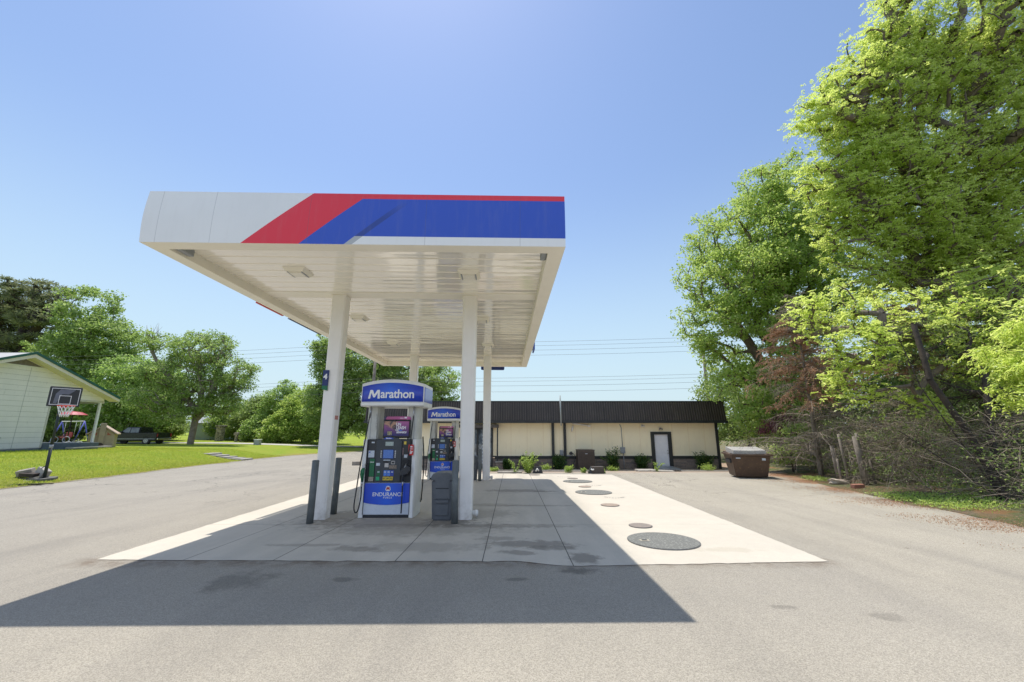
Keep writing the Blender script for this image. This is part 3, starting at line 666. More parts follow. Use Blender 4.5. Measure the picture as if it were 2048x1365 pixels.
    def shell(name, za, zb, m, off, us=1.0, par=P, back=True):
        mb = MB(); pr = None; rows = []
        for k in range(n+1):
            u_ = -1 + 2*k/n; x_ = cx + hw*us*u_; y_ = yb(u_*us) - off
            rows.append((mb.b.verts.new((x_, y_, za(u_))), mb.b.verts.new((x_, y_, zb(u_)))))
        rb = []
        for k in range(n+1):
            u_ = -1 + 2*k/n; x_ = cx + hw*us*u_; y_ = (D - yb(u_*us) + off) if back else yb(u_*us) - off + .012
            rb.append((mb.b.verts.new((x_, y_, za(u_))), mb.b.verts.new((x_, y_, zb(u_)))))
        for k in range(n):
            a, b = rows[k], rows[k+1]; f = mb.b.faces.new([a[0], b[0], b[1], a[1]]); f.smooth = True
            c_, d = rb[k], rb[k+1]; mb.b.faces.new([d[0], c_[0], c_[1], d[1]]); mb.b.faces.new([a[1], b[1], d[1], c_[1]]); mb.b.faces.new([a[0], c_[0], d[0], b[0]])
        for k in (0, n): mb.b.faces.new([rows[k][0], rows[k][1], rb[k][1], rb[k][0]])
        return mb.build(name, m, par)
    tp = shell('topper', lambda u: 2.165, ztop, PUMPW, 0)
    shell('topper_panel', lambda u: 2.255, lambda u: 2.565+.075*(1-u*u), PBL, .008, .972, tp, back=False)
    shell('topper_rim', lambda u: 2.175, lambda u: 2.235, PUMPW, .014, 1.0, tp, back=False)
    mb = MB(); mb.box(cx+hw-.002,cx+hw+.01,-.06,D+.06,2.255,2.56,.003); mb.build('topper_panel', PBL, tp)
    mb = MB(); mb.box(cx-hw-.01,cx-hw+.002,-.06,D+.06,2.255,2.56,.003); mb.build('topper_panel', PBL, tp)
    me = text_mesh('arathon', .245, bold=.0045, ext=.004, sx=.92, spacing=.97, align='LEFT')
    x0m = min(v.co.x for v in me.vertices); 
    for v in me.vertices: v.co.x += -.228 - x0m
    bm_ = bmesh.new(); bm_.from_mesh(me)
    mo = [(-.492,-.088),(-.448,-.088),(-.426,.030),(-.378,-.064),(-.348,-.064),(-.291,.030),(-.288,-.088),(-.243,-.088),(-.250,.088),(-.300,.088),(-.360,-.004),(-.398,.088),(-.450,.088)]
    A_ = [bm_.verts.new((a, b, -.004)) for a, b in mo]; B_ = [bm_.verts.new((a, b, .004)) for a, b in mo]
    fs_ = [bm_.faces.new(B_), bm_.faces.new(A_[::-1])]
    for i_ in range(len(mo)): j_ = (i_+1) % len(mo); bm_.faces.new([A_[i_], A_[j_], B_[j_], B_[i_]])
    bm_.normal_update(); bmesh.ops.triangulate(bm_, faces=fs_); bm_.to_mesh(me); bm_.free()
    for v in me.vertices:                     # wrap lettering onto the bowed front
        u_ = v.co.x/hw; x_, y_, z_ = v.co.x, v.co.y, v.co.z
        v.co = (cx + x_, yb(u_) - .014 - z_, 2.405 + y_)
    link('lettering', me, LETTER, tp)
    return P
p1 = pump(-2.495, 8.41, 'near fuel pump in front, between the two front columns', R(.4))
p2 = copy_tree(p1); p2.location = (-2.665, 15.85, gz(-2.6, 15.85)+.011); p2['label'] = 'far fuel pump behind, partly hidden by the front right column'

# ------------------------------------------------------------------ store building
BY = 25.0
ST = thing('store_building', 'long low cream store with dark ribbed metal mansard and stone base', 'building', (0, BY, 0))
BZ = -.80
t = NT('cream_panel'); X, Y, Z = t.xyz(); c = t.mix(t.mr(t.noise(1.2, 5), .3, .7), (.97,.87,.60), (.93,.83,.57)); c = t.mix(t.mr(t.noise(2.5, 5, .7, t.scale((3,1,.5))), .55, .8, 0, .25), c, (.45,.36,.22))
t.set(Base_Color=c, Roughness=.7); CREAM = t.m
t = NT('mansard'); c = t.mix(t.mr(t.noise(1.0, 5, .6, t.scale((6,1,.5))), .3, .7), (.030,.024,.018), (.065,.052,.040)); t.set(Base_Color=c, Roughness=.45, Metallic=.1); MANS = t.m
t = NT('ledge_stone'); bk = t.n.new('ShaderNodeTexBrick'); t.l.new(t.comb(t.xyz()[0], t.xyz()[2], 0.0), bk.inputs['Vector'])
bk.inputs['Scale'].default_value = 1; bk.inputs['Brick Width'].default_value = .42; bk.inputs['Row Height'].default_value = .085; bk.inputs['Mortar Size'].default_value = .006
bk.inputs['Color1'].default_value = (.30,.23,.175,1); bk.inputs['Color2'].default_value = (.17,.145,.13,1); bk.inputs['Mortar'].default_value = (.05,.045,.04,1); bk.offset = .37; bk.squash = 1.4
c = t.mix(t.mr(t.noise(9, 5), .35, .7, 0, .5), bk.outputs['Color'], (.36,.30,.24)); t.set(Base_Color=c, Roughness=.9); t.bump(t.ma('ADD', t.noise(9, 4), bk.outputs['Fac']), .7, .02); LEDGE = t.m
DOORX0, DOORX1 = 8.42, 9.66; WX0, WX1 = -3.0, -1.15
mb = MB()
for a, b in ((-8.35, WX0), (WX1, DOORX0+.20), (DOORX1-.20, 12.42)): mb.box(a, b, 0, .3, -.06, 1.95)
mb.box(WX0, WX1, 0, .3, 1.62, 1.95); mb.box(DOORX0+.2, DOORX1-.2, 0, .3, 1.22, 1.95)
mb.box(12.42-.3, 12.42, .3, 10, -.8, 1.95); mb.box(-8.35, -8.05, .3, 10, -.8, 1.95); mb.box(-8.05, 12.12, 9.7, 10, -.8, 1.95)
mb.build('wall', CREAM, ST)
mb = MB(); x = -7.9
while x < 12.4:
    if not (WX0-.1 < x < WX1+.1 or DOORX0-.05 < x < DOORX1+.05): mb.box(x-.03, x+.03, -.012, -.0005, -.05, 1.92)
    x += .98
mb.build('batten', M('cream_batten', (.92,.81,.55), (.88,.77,.52), 3, .7), ST)
mb = MB()
for a, b in ((-8.35, WX0), (WX1, DOORX0), (DOORX1, 12.42)): mb.box(a, b, -.05, .0+.25, BZ-.3, -.221)
mb.build('stone_base', LEDGE, ST)
BLKT = M('black_trim', (.018,.022,.022), (.03,.035,.035), 4, .5)
mb = MB()
for a, b in ((-8.35, WX0-.12), (WX1+.12, DOORX0), (DOORX1, 12.38)): mb.box(a, b, -.07, .02, -.22, -.055)
mb.box(12.37, 12.52, -.09, .1, BZ-.3, 1.93); mb.build('trim_band', BLKT, ST)
# mansard roof
mb = MB(); mz0, mz1 = 1.93, 3.16
mb.hexa([(-8.8,-.62,mz0),(12.85,-.62,mz0),(12.85,.4,mz0),(-8.8,.4,mz0),(-8.8,-.42,mz1),(12.85,-.42,mz1),(12.85,.4,mz1),(-8.8,.4,mz1)])
mb.box(-8.8, 12.85, .4, 10.3, 1.95, 2.9)
mb.build('mansard_roof', MANS, ST); mb = MB()
x = -8.75
while x < 12.85:
    mb.hexa([(x-.014,-.655,mz0+.10),(x+.014,-.655,mz0+.10),(x+.014,-.60,mz0+.10),(x-.014,-.60,mz0+.10),(x-.014,-.458,mz1-.03),(x+.014,-.458,mz1-.03),(x+.014,-.41,mz1-.03),(x-.014,-.41,mz1-.03)])
    x += .145
mb.build('roof_ribs', M('rib_brown', (.12,.10,.08), (.07,.058,.045), 2, .4), ST)
mb = MB(); mb.box(-8.85,12.9,-.68,-.58,mz0-.06,mz0+.09); mb.box(-8.85,12.9,-.47,-.36,mz1-.03,mz1+.035); mb.build('gutter', BLKT, ST)
mb = MB(); mb.box(-8.7,12.7,-.60,.0,mz0-.03,mz0-.002); mb.build('eave_soffit', M('eave', (.2,.17,.13)), ST)
# door
mb = MB(); mb.box(DOORX0,DOORX0+.20,-.09,.02,BZ,1.36); mb.box(DOORX1-.2,DOORX1,-.09,.02,BZ,1.36); mb.box(DOORX0+.2,DOORX1-.2,-.09,.02,1.20,1.36); mb.build('door_casing', BLKT, ST)
mb = MB(); mb.box(DOORX0+.2,DOORX1-.2,.02,.07,BZ+.05,1.2)
for a, b in ((DOORX0+.27,DOORX0+.58),(DOORX0+.66,DOORX0+.97)):
    for c_, d in ((-.62,.0),(.08,.72),(.80,1.08)): mb.box(a,b,.008,.021,c_,d,.006)
dr = mb.build('door', M('door_grey', (.80,.81,.82), (.74,.75,.76), 5, .45), ST)
mb = MB(); mb.tube([(DOORX1-.27,.02,.10),(DOORX1-.27,-.03,.10),(DOORX1-.27,-.06,.10)], [.02,.02,.035], 10); mb.tube([(DOORX1-.27,.02,.26),(DOORX1-.27,-.02,.26)], .03, 10); mb.build('handle', METAL, dr)
# door ramp
RP = thing('door_ramp', 'small grey metal ramp on the ground below the grey store door', 'ramp', (9.04, BY-.1, BZ))
mb = MB(); mb.hexa([(-.62,-.95,-.02),(.72,-.95,-.02),(.55,0,-.02),(-.55,0,-.02),(-.62,-.95,.06),(.72,-.95,.06),(.55,0,.16),(-.55,0,.16)]); mb.build('deck', M('ramp_metal', (.42,.43,.43), (.33,.34,.34), 6, .5, metal=.3), RP)
mb = MB()
for k in range(9): mb.box(-.55+k*.14,-.49+k*.14,-.962,-.951,.0,.05)
mb.build('ramp_slots', BLACK, RP)
# storefront entrance
GLASS = NT('store_glass'); GLASS.set(Base_Color=GLASS.mix(GLASS.mr(GLASS.noise(2.2, 4), .4, .65), (.05,.07,.09), (.30,.36,.40)), Roughness=.06); GLASS.bs.inputs['Specular IOR Level'].default_value = 1.0; GLASS = GLASS.m
mb = MB()
for x0_, x1_ in ((WX0,WX0+.10),(WX0+.86,WX0+.96),(WX1-.10,WX1)): mb.box(x0_,x1_,-.06,.06,BZ,1.62)
for z0_, z1_ in ((1.50,1.62),(BZ,BZ+.18)): mb.box(WX0+.1,WX0+.86,-.05,.05,z0_,z1_); mb.box(WX0+.96,WX1-.1,-.05,.05,z0_,z1_)
mb.build('entrance_frame', BLKT, ST)
mb = MB(); mb.box(WX0+.1,WX0+.86,.0,.012,BZ+.18,1.5); mb.box(WX0+.96,WX1-.1,.0,.012,BZ+.18,1.5); mb.build('entrance_glass', GLASS, ST)
mb = MB()
for k in range(9): mb.box(WX0+1.2,WX0+1.32,-.012,-.002,BZ+.3+k*.2,BZ+.38+k*.2)
mb.build('window_sticker', LABEL, ST)
mb = MB(); mb.box(WX0-.25,WX1+.35,-.42,.0-.0125,1.60,1.78); mb.build('entrance_canopy', M('awning', (.07,.065,.06), (.12,.11,.1), 4, .5), ST)
mb = MB(); mb.box(WX1+.24,WX1+.32,-.40,-.32,BZ,1.6); mb.build('entrance_post', BLKT, ST)
BB = thing('stone_planter', 'small square stone planter at the right foot of the store entrance', 'planter', (-.72, BY-.55, BZ))
mb = MB(); mb.box(-.22,.22,-.2,.25,-.1,.42,.02); mb.build('box', LEDGE, BB); mb = MB(); mb.box(-.26,.26,-.24,.29,.421,.47,.01); mb.build('cap', CONCM, BB)
# wall fittings
def pipe(name, label, cat, pts, r, m, n=10, group=None):
    mb = MB(); mb.tube(pts, r, n); o = mb.build(name, m); return tag(o, label, cat, group)
pipe('vent_pipe', 'pale vertical vent pipe rising above the dark store roofline', 'pipe', [(2.90,BY-.70,3.50),(2.92,BY-.72,1.72)], .042, M('galvanised', (.42,.45,.43), (.33,.36,.35), 8, .5))
mb = MB(); mb.box(2.30,2.42,BY-.14,BY-.075,BZ,1.93) if False else mb.box(2.40,2.56,BY-.15,BY-.071,BZ,1.93,.01); tag(mb.build('downspout', BLKT), 'left black downspout on the cream store wall', 'downspout', 'black downspouts on the store')
mb = MB(); mb.box(3.12,3.28,BY-.15,BY-.071,BZ,1.93,.01); tag(mb.build('downspout', BLKT), 'right black downspout on the store wall, next to the cooling unit', 'downspout', 'black downspouts on the store')
# cooling unit
AC = thing('cooling_unit', 'brown louvred outdoor cooling unit standing against the store', 'cooling unit', (4.26, BY-.85, BZ))
BRN = M('unit_brown', (.085,.065,.05), (.06,.046,.037), 5, .5)
mb = MB(); mb.box(-.47,.47,-.42,.42,.04,1.12,.015); mb.build('casing', BRN, AC); mb = MB(); mb.box(-.55,.55,-.5,.5,-.1,.04); mb.build('pad', CONCM, AC)
mb = MB()
for k in range(22): mb.box(-.43,.43,-.432,-.421,.10+k*.043,.118+k*.043)
for k in range(7): mb.box(-.42+k*.14-.006,-.42+k*.14+.006,-.44,-.4325,.09,1.05)
mb.build('louvres', M('louvre', (.05,.038,.03)), AC); mb = MB(); mb.box(-.49,.49,-.44,.44,1.121,1.16,.01); mb.build('top_cover', BRN, AC)
mb = MB(); mb.box(-.08,.06,-.4435,-.4405,.93,.955); mb.build('badge_plate', LABEL, AC)
for (x0_, z0_, w_, h_, lb) in ((2.98,-.02,.20,.30,'small grey electric box between the two black downspouts'),(6.66,.10,.26,.36,'grey electric box halfway along the store wall, on a conduit')):
    th = thing('electric_box', lb, 'electric box', (x0_, BY-.09, z0_), 0, 'grey electric boxes on the store wall')
    mb = MB(); mb.box(-w_/2,w_/2,-.10,.075,0,h_,.008); mb.build('box', GREYP, th); mb = MB(); mb.box(-w_/2+.03,w_/2-.03,-.106,-.1015,.04,h_-.04); mb.build('cover', M('box_cover', (.27,.29,.3)), th)
pipe('conduit', 'thin grey conduit running down through the grey electric box', 'pipe', [(6.58,BY-.03,1.80),(6.66,BY-.03,1.6),(6.68,BY-.04,.46)], .022, GREYP)
pipe('conduit', 'thin grey conduit from the electric box into the ground', 'pipe', [(6.70,BY-.08,.10),(6.70,BY-.09,BZ)], .022, GREYP)
pipe('gas_line', 'thin looping line left of the brown cooling unit', 'pipe', [(3.55,BY-.1,.2),(3.72,BY-.4,.0),(3.66,BY-.5,-.4),(3.45,BY-.5,-.76)], .016, BLKT)
th = thing('gas_meter', 'small dark utility meter on the wall left of the cooling unit', 'meter', (3.52, BY-.12, .10)); mb = MB(); mb.tube([(0,0,0),(0,-.14,0)], .09, 14); mb.build('dial', DARKM, th); mb = MB(); mb.tube([(-.25,-.05,-.14),(.1,-.05,-.14),(.1,-.05,0)], .025, 8); mb.build('pipework', GREYP, th)
th = thing('strip_light', 'slanted white strip light under the eave above the cooling unit', 'light', (4.16, BY-.25, 1.78)); mb = MB(); mb.tube([(-.5,0,.08),(.5,-.02,-.06)], .045, 10); mb.build('tube', WHITE, th); mb = MB(); mb.box(.42,.58,-.08,.20,-.13,-.02,.01); mb.build('bracket', WHITE, th)
th = thing('oval_light', 'small white oval light tilted on the wall under the strip light', 'light', (3.66, BY-.10, 1.55)); mb = MB(); mb.tube([(-.04,0,-.18),(0,-.03,-.05),(.03,-.03,.08),(.05,0,.2)], [.03,.06,.065,.03], 12); mb.build('globe', WHITE, th)
for x0_, z0_, lb in ((7.95,1.75,'white twin floodlight on the wall left of the store door'),(9.02,1.58,'small wall light right above the store door')):
    th = thing('wall_light', lb, 'light', (x0_, BY-.06, z0_), 0, 'wall lights near the store door'); mb = MB(); mb.box(-.06,.06,-.03,.06,-.05,.05,.01); mb.build('base', WHITE, th)
    for s in (-1,1): mb = MB(); mb.tube([(s*.02,-.03,0),(s*.08,-.14,-.08)], [.025,.055], 12); mb.build('lamp_head', WHITE if x0_ < 8 else METAL, th)

# low slabs, curb and debris in front of the store
def rock(name, label, cat, loc, s, m, seed, group=None, rot=0):
    rr = random.Random(seed); mb = MB(); bmesh.ops.create_icosphere(mb.b, subdivisions=3, radius=1)
    ph = [rr.uniform(0, 6) for _ in range(6)]
    for v in mb.b.verts:
        q = v.co; k = 1 + .16*math.sin(q.x*3+ph[0])*math.cos(q.y*3+ph[1]) + .10*math.sin(q.z*5+ph[2]+q.x*4) + .05*math.sin(q.y*9+ph[3])
        k2 = 1/max(abs(q.x), abs(q.y), abs(q.z))**.6; v.co = Vector((q.x*s[0], q.y*s[1], q.z*s[2]))*k*min(k2, 1.25)
    o = mb.build(name, m); o.location = loc; o.rotation_euler = (rr.uniform(-.2,.2), rr.uniform(-.2,.2), rot); return tag(o, label, cat, group)
def slab(name, label, cat, loc, s, m, rot=(0,0,0), bev=.015, group=None):
    mb = MB(); mb.box(-s[0]/2,s[0]/2,-s[1]/2,s[1]/2,0,s[2],bev); 
    for v in mb.b.verts: v.co.x += .02*math.sin(v.co.y*17+loc[0]*3)*s[0]; v.co.z += .03*math.sin(v.co.x*9+loc[1])*s[2]
    o = mb.build(name, m); o.location = loc; o.rotation_euler = tuple(R(a) for a in rot); return tag(o, label, cat, group)
slab('kerb_line', 'long low concrete kerb between the lot and the weedy strip, left part', 'kerb', (1.3,21.6,gz(1,21.6)-.05), (6.2,.14,.13), CONCM, group='low kerbs before the store')
slab('kerb_line', 'low concrete kerb running to the right below the store door', 'kerb', (11.0,22.4,gz(9,22.4)-.04), (4.6,.14,.10), CONCM, group='low kerbs before the store')
slab('paving_slab', 'flat pale slab lying left of the door ramp', 'slab', (7.0,21.9,gz(7,21.9)), (1.0,.6,.10), CONCM, (2,1,8), group='loose slabs before the store')
slab('paving_slab', 'flat pale slab nearer the lot, with a young weed beside it', 'slab', (7.5,20.9,gz(7.6,20.9)), (1.1,.5,.07), CONCM, (0,2,-5), group='loose slabs before the store')
slab('wooden_board', 'dark board lying between slabs and the door ramp', 'board', (8.15,21.1,gz(8,21.1)), (.75,.18,.07), BARKD, (0,0,-8))
slab('broken_block', 'flat grey concrete piece lying by the weeds at the back of the concrete', 'slab', (-.1,18.9,gz(0,18.9)), (1.1,.25,.06), CONCM, (0,0,3))
JB = thing('electric_pedestal', 'brown metal ground box with pale cable ends, right of the tall weeds', 'utility box', (3.72,18.55,gz(3.7,18.55)), R(5))
mb = MB(); mb.box(-.20,.33,-.14,.16,0,.30,.015); mb.build('box', BRN, JB); mb = MB(); mb.hexa([(-.36,-.1,0),(-.21,-.12,0),(-.21,.1,0),(-.36,.1,0),(-.26,-.08,.24),(-.21,-.1,.28),(-.21,.08,.28),(-.26,.06,.24)]); mb.build('flap', BLACK, JB)
mb = MB(); mb.tube([(-.26,-.15,.2),(-.2,-.2,.17),(-.14,-.15,.19)], .03, 8); mb.build('cable_end', WHITE, JB)
JB = thing('valve_box', 'broken black ground box with white fittings, beside the tall weeds', 'utility box', (1.12,18.75,gz(1.1,18.75)), R(-8))
mb = MB(); mb.hexa([(-.2,-.12,0),(.28,-.12,0),(.24,.14,0),(-.18,.14,0),(-.1,-.1,.28),(.18,-.1,.30),(.16,.1,.3),(-.08,.1,.26)]); mb.build('box', BLACK, JB)
mb = MB(); mb.tube([(-.04,-.16,.1),(.03,-.18,.2),(.09,-.15,.12)], .04, 8); mb.build('fitting', WHITE, JB)

# ------------------------------------------------------------------ dumpster
DU = thing('dumpster', 'brown tapered steel dumpster with pale lids near the right end of the store', 'dumpster', (9.42, 16.45, gz(9.3,16.45)+.005), R(-13))
DU.scale = (.89,1,1)
t = NT('dumpster_brown'); X, Y, Z = t.xyz(); c = t.mix(t.mr(t.noise(3, 6), .3, .7), (.12,.072,.045), (.075,.045,.03)); c = t.mix(t.mr(t.noise(14, 5), .62, .72, 0, .8), c, (.28,.16,.08)); t.set(Base_Color=c, Roughness=.55, Metallic=.1); t.bump(t.noise(4, 2), .3, .03)
mb = MB(); mb.hexa([(-.64,.02,.03),(.64,.02,.03),(.64,.95,.03),(-.64,.95,.03),(-.78,-.16,.86),(.78,-.16,.86),(.80,1.1,.98),(-.80,1.1,.98)])
bmesh.ops.bevel(mb.b, geom=mb.b.edges[:], offset=.03, segments=2, affect='EDGES'); mb.build('body', t.m, DU)
mb = MB(); mb.box(-.86,.86,-.21,-.12,.84,.90,.008); mb.box(-.86,-.78,-.12,1.1,.86,.92,.008); mb.box(.78,.86,-.12,1.1,.86,.92,.008); mb.build('top_rim', t.m, DU)
LIDM = M('lid_pale', (.50,.48,.44), (.30,.28,.25), 22, .6, bump=.3, bscale=20)
for s in (-1, 1):
    mb = MB()
    x0_, x1_ = (-.70, -.02) if s < 0 else (.02, .66)
    for k in range(6):
        xa = x0_ + (x1_-x0_)*k/6; mb.hexa([(xa+.008,-.10,.91),(xa+(x1_-x0_)/6-.008,-.10,.91),(xa+(x1_-x0_)/6-.008,1.0,1.03),(xa+.008,1.0,1.03),(xa+.008,-.08,1.04),(xa+(x1_-x0_)/6-.008,-.08,1.04),(xa+(x1_-x0_)/6-.008,1.0,1.14),(xa+.008,1.0,1.14)])
    mb.box(x0_,x1_,-.09,.9,.905,1.0); l_ = mb.build('lid', LIDM, DU); l_.rotation_euler = (0, R(-1.5 if s > 0 else .8), 0)
for s in (-1, 1):
    mb = MB(); mb.box(s*.76-.05,s*.76+.05,.1,.7,.55,.70,.01); mb.build('fork_pocket', DARKM, DU)
mb = MB(); mb.box(-.62,-.44,-.155,-.140,.735,.775); mb.box(.42,.56,-.150,-.130,.68,.765); mb.build('sticker', LABEL, DU)
for z_ in (.70,.745): pass
mb = MB(); mb.box(.60,.66,1.0,1.06,.3,1.1) if False else mb.tube([(.86,.9,.5),(.90,.95,1.02)], .02, 6); mb.build('hinge_rod', DARKM, DU)

# ------------------------------------------------------------------ left side: house with carport
HX = -29.3
HO = thing('white_house', 'single-storey white board house with green-edged gable and open carport', 'house', (HX, 23.64, .10))
# local: x<0 into house, y from -5.5..6, z from 0
def hz(z): return z-.10
t = NT('board_siding'); X, Y, Z = t.xyz(); fz = t.ma('FRACT', t.ma('DIVIDE', Z, .305)); ln = t.mr(fz, .0, .045, 1, 0)
c = t.mix(t.mr(t.noise(1.3, 5), .3, .7), (.82,.78,.74), (.76,.73,.69)); c = t.mix(t.mr(t.noise(4, 5, .7, t.scale((1,2,.6))), .58, .75, 0, .35), c, (.25,.26,.22)); c = t.mix(t.ma('MULTIPLY', ln, .85), c, (.06,.07,.06))
fy = t.ma('ABSOLUTE', t.ma('SUBTRACT', Y, .55)); c = t.mix(t.mr(fy, .01, .025, .4, 0), c, (.1,.1,.09))
t.set(Base_Color=c, Roughness=.7); t.bump(t.ma('SUBTRACT', fz, ln), .6, .02); SIDE = t.m
EAV = 2.75-.0; apex = 5.85
yl, yr = -5.45, 5.75
def rz(y): return apex - abs(y)*.40      # roof underside line
mb = MB()   # gable wall: below beam level only to y=2.1 (house corner), above spans carport too
zb = 3.35
mb.prism([(yl+.5,.28),(2.05,.28),(2.05,zb),(5.35,zb),(5.35,rz(5.35)-.2),(0,rz(0)-.2),(yl+.5,rz(yl+.5)-.2)], (-.15,0), 'x'); mb.build('gable_wall', SIDE, HO)
mb = MB(); mb.box(-9,-.15,yl+.5,yl+.65,.28,rz(yl+.6)-.2); mb.box(-9,-.15,1.9,2.05,.28,zb); mb.build('wall', SIDE, HO)
mb = MB(); mb.box(-9,-.02,yl+.52,2.03,-.6,.28); mb.build('foundation', M('foundation', (.17,.19,.2), (.12,.14,.15)), HO)
mb = MB(); mb.box(-7,.12,2.06,5.5,-.5,.50,.01); mb.build('carport_deck', M('deck_blue_grey', (.12,.15,.17), (.08,.1,.12), 5, .7), HO)
mb = MB(); mb.prism([(-1.12,5.17),(1.12,5.17),(0,5.60)], (.002,.015), 'x'); mb.build('gable_vent', M('gable_dark', (.22,.19,.18), (.15,.13,.12), 8, .9), HO)
mb = MB(); mb.box(.0155,.03,-1.45,1.45,5.09,5.165); mb.build('gable_trim', WHITE, HO)
ROOF = M('pale_roof_metal', (.50,.48,.44), (.42,.40,.37), 2, .5); GRN = M('roof_edge_green', (.02,.11,.07), (.015,.08,.05), 4, .5)
mb = MB()
for s, ye in ((-1, yl), (1, yr)):
    mb.hexa([(-9.4,0,rz(0)),(.72,0,rz(0)),(.72,ye,rz(ye)),(-9.4,ye,rz(ye)),(-9.4,0,rz(0)+.06),(.72,0,rz(0)+.06),(.72,ye,rz(ye)+.06),(-9.4,ye,rz(ye)+.06)])
mb.build('roof', ROOF, HO)
mb = MB()
for s, ye in ((-1, yl), (1, yr)):
    mb.hexa([(.721,0,rz(0)-.03),(.76,0,rz(0)-.03),(.76,ye,rz(ye)-.03),(.721,ye,rz(ye)-.03),(.721,0,rz(0)+.12),(.76,0,rz(0)+.12),(.76,ye,rz(ye)+.12),(.721,ye,rz(ye)+.12)])
mb.build('roof_edge', GRN, HO)
mb = MB()
for s, ye in ((-1, yl), (1, yr)):
    mb.hexa([(.68,0,rz(0)-.24),(.72,0,rz(0)-.24),(.72,ye,rz(ye)-.20),(.68,ye,rz(ye)-.20),(.68,0,rz(0)-.032),(.72,0,rz(0)-.032),(.72,ye,rz(ye)-.032),(.68,ye,rz(ye)-.032)])
    mb.hexa([(0.001,0,rz(0)-.20),(.679,0,rz(0)-.20),(.679,ye,rz(ye)-.20),(0.001,ye,rz(ye)-.20),(0.001,0,rz(0)-.17),(.679,0,rz(0)-.17),(.679,ye,rz(ye)-.17),(0.001,ye,rz(ye)-.17)])
mb.build('rake_board', M('cream_trim', (.72,.66,.5), (.66,.6,.46), 4, .6), HO)
mb = MB(); mb.box(-7,.03,5.25,5.37,zb-.16,zb); mb.box(.0,.04,2.06,5.25,zb-.10,zb-.001) ; mb.build('carport_beam', M('beam_white', (.6,.58,.5)), HO)
mb = MB(); mb.box(-.12,.0,5.10,5.24,.501,zb-.001,.008); mb.build('carport_post', WHITE, HO)
mb = MB(); mb.box(.0005,.03,1.97,2.06,.30,zb-.001); mb.build('corner_board', M('corner_white', (.62,.6,.52)), HO)
mb = MB(); mb.box(.001,.06,-.25,-.12,.85,.98,.01); mb.build('outlet_box', GREYP, HO)
mb = MB(); mb.box(.001,.02,-1.05,-.7,1.98,2.05,.004); mb.build('dryer_vent', M('vent_brown', (.2,.14,.1)), HO)
slab('paving_strip', 'pale narrow planks lying on the grass below the carport deck', 'planks', (-28.2,27.6,.30), (.5,2.6,.08), CONCM, (0,0,2))

# basketball hoop ------------------------------------------------
BH = thing('basketball_hoop', 'black basketball hoop on a pole at the edge of the lawn', 'basketball hoop', (-16.70, 15.0, lawnz(-16.75,15)-.01), 0)
gb = 2.62
mb = MB(); mb.tube([(0,0,0),(-.02,0,1.2)], .047, 12); mb.tube([(-.02,0,1.15),(-.03,0,2.72)], .042, 12); mb.build('pole', M('pole_black', (.02,.03,.027)), BH)
mb = MB(); mb.tube([(-.02,0,1.14),(-.022,0,1.26)], .053, 12); mb.build('pole_collar', GREYP, BH)
mb = MB(); mb.box(-.55,.53,-.22,-.17,gb,gb+.72,.03); bbd = mb.build('backboard', M('board_black', (.028,.03,.034), (.04,.042,.046), 5, .35), BH)
mb = MB()
def frame(x0,x1,z0,z1,w,y0=-.2235,y1=-.2205):
    mb.box(x0,x1,y0,y1,z0,z0+w); mb.box(x0,x1,y0,y1,z1-w,z1); mb.box(x0,x0+w,y0,y1,z0+w,z1-w); mb.box(x1-w,x1,y0,y1,z0+w,z1-w)
frame(-.48,.46,gb+.06,gb+.66,.018); frame(-.20,.20,gb+.06+.03,gb+.40,.018); mb.build('board_lines', LETTER, bbd)
mb = MB(); mb.prism([(-.36,gb+.12),(-.26,gb+.10),(-.12,gb+.45),(.10,gb+.45),(.30,gb+.62),(-.20,gb+.62),(-.33,gb+.45)], (-.2225,-.2202), 'y'); mb.build('board_pattern', M('board_grey', (.16,.17,.21)), bbd)
mb = MB(); mb.box(-.03,.30,-.2255,-.2205,gb+.04,gb+.052); mb.build('board_lines', LETTER, bbd)
mb = MB(); cx_, cy_, rr_ = .0, -.56, .225; zz = gb+.02
pts = [(cx_+rr_*math.cos(a), cy_+rr_*math.sin(a), zz) for a in np.linspace(0, 2*math.pi, 28)]
mb.tube(pts, .012, 6); mb.box(-.08,.08,-.32,-.22,zz-.06,zz+.012); rim = mb.build('rim', M('rim_red', (.75,.06,.03)), BH)
mb = MB()
for k in range(12):
    a = 2*math.pi*k/12
    for s in (-1, 1):
        p = []
        for j in range(6):
            f = j/5; a2 = a + s*f*.8; r2 = rr_*(1-.55*f); p.append((cx_+r2*math.cos(a2), cy_+r2*math.sin(a2), zz-.40*f))
        mb.tube(p, .006, 4)
mb.build('net', LETTER, BH)
mb = MB(); mb.tube([(-.02,.03,2.2),(-.02,-.17,gb+.12)], .02, 6); mb.tube([(-.02,.03,2.65),(-.02,-.17,gb+.55)], .02, 6); mb.build('bracket', DARKM, BH)
for o_ in children(BH):
    if o_.name.split('.')[0] in ('backboard','rim','net','bracket'): o_.rotation_euler = (0,0,R(60)); o_.scale = (.78,1,1) if o_.name.startswith('backboard') else (1,1,1)
mb = MB(); mb.tube([(-.04,.0,.55),(-.75,.15,.10)], .014, 6); mb.tube([(-.04,.0,.55),(-.55,.5,.08)], .014, 6); mb.build('brace', DARKM, BH)
mb = MB(); mb.prism([(-1.05,-.22),(.18,-.30),(.22,.1),(-.05,.5),(-.85,.55)], (.0,.11), 'z', .02); mb.build('base_tray', M('base_dark', (.06,.06,.055), (.16,.15,.13), 4, .7), BH)
mb = MB(); mb.box(-1.35,-.1,-.42,-.30,.02,.06,.01); mb.build('base_plank', M('plank_pale', (.36,.38,.36)), BH)
hzz = lawnz(-17.4, 15.1)
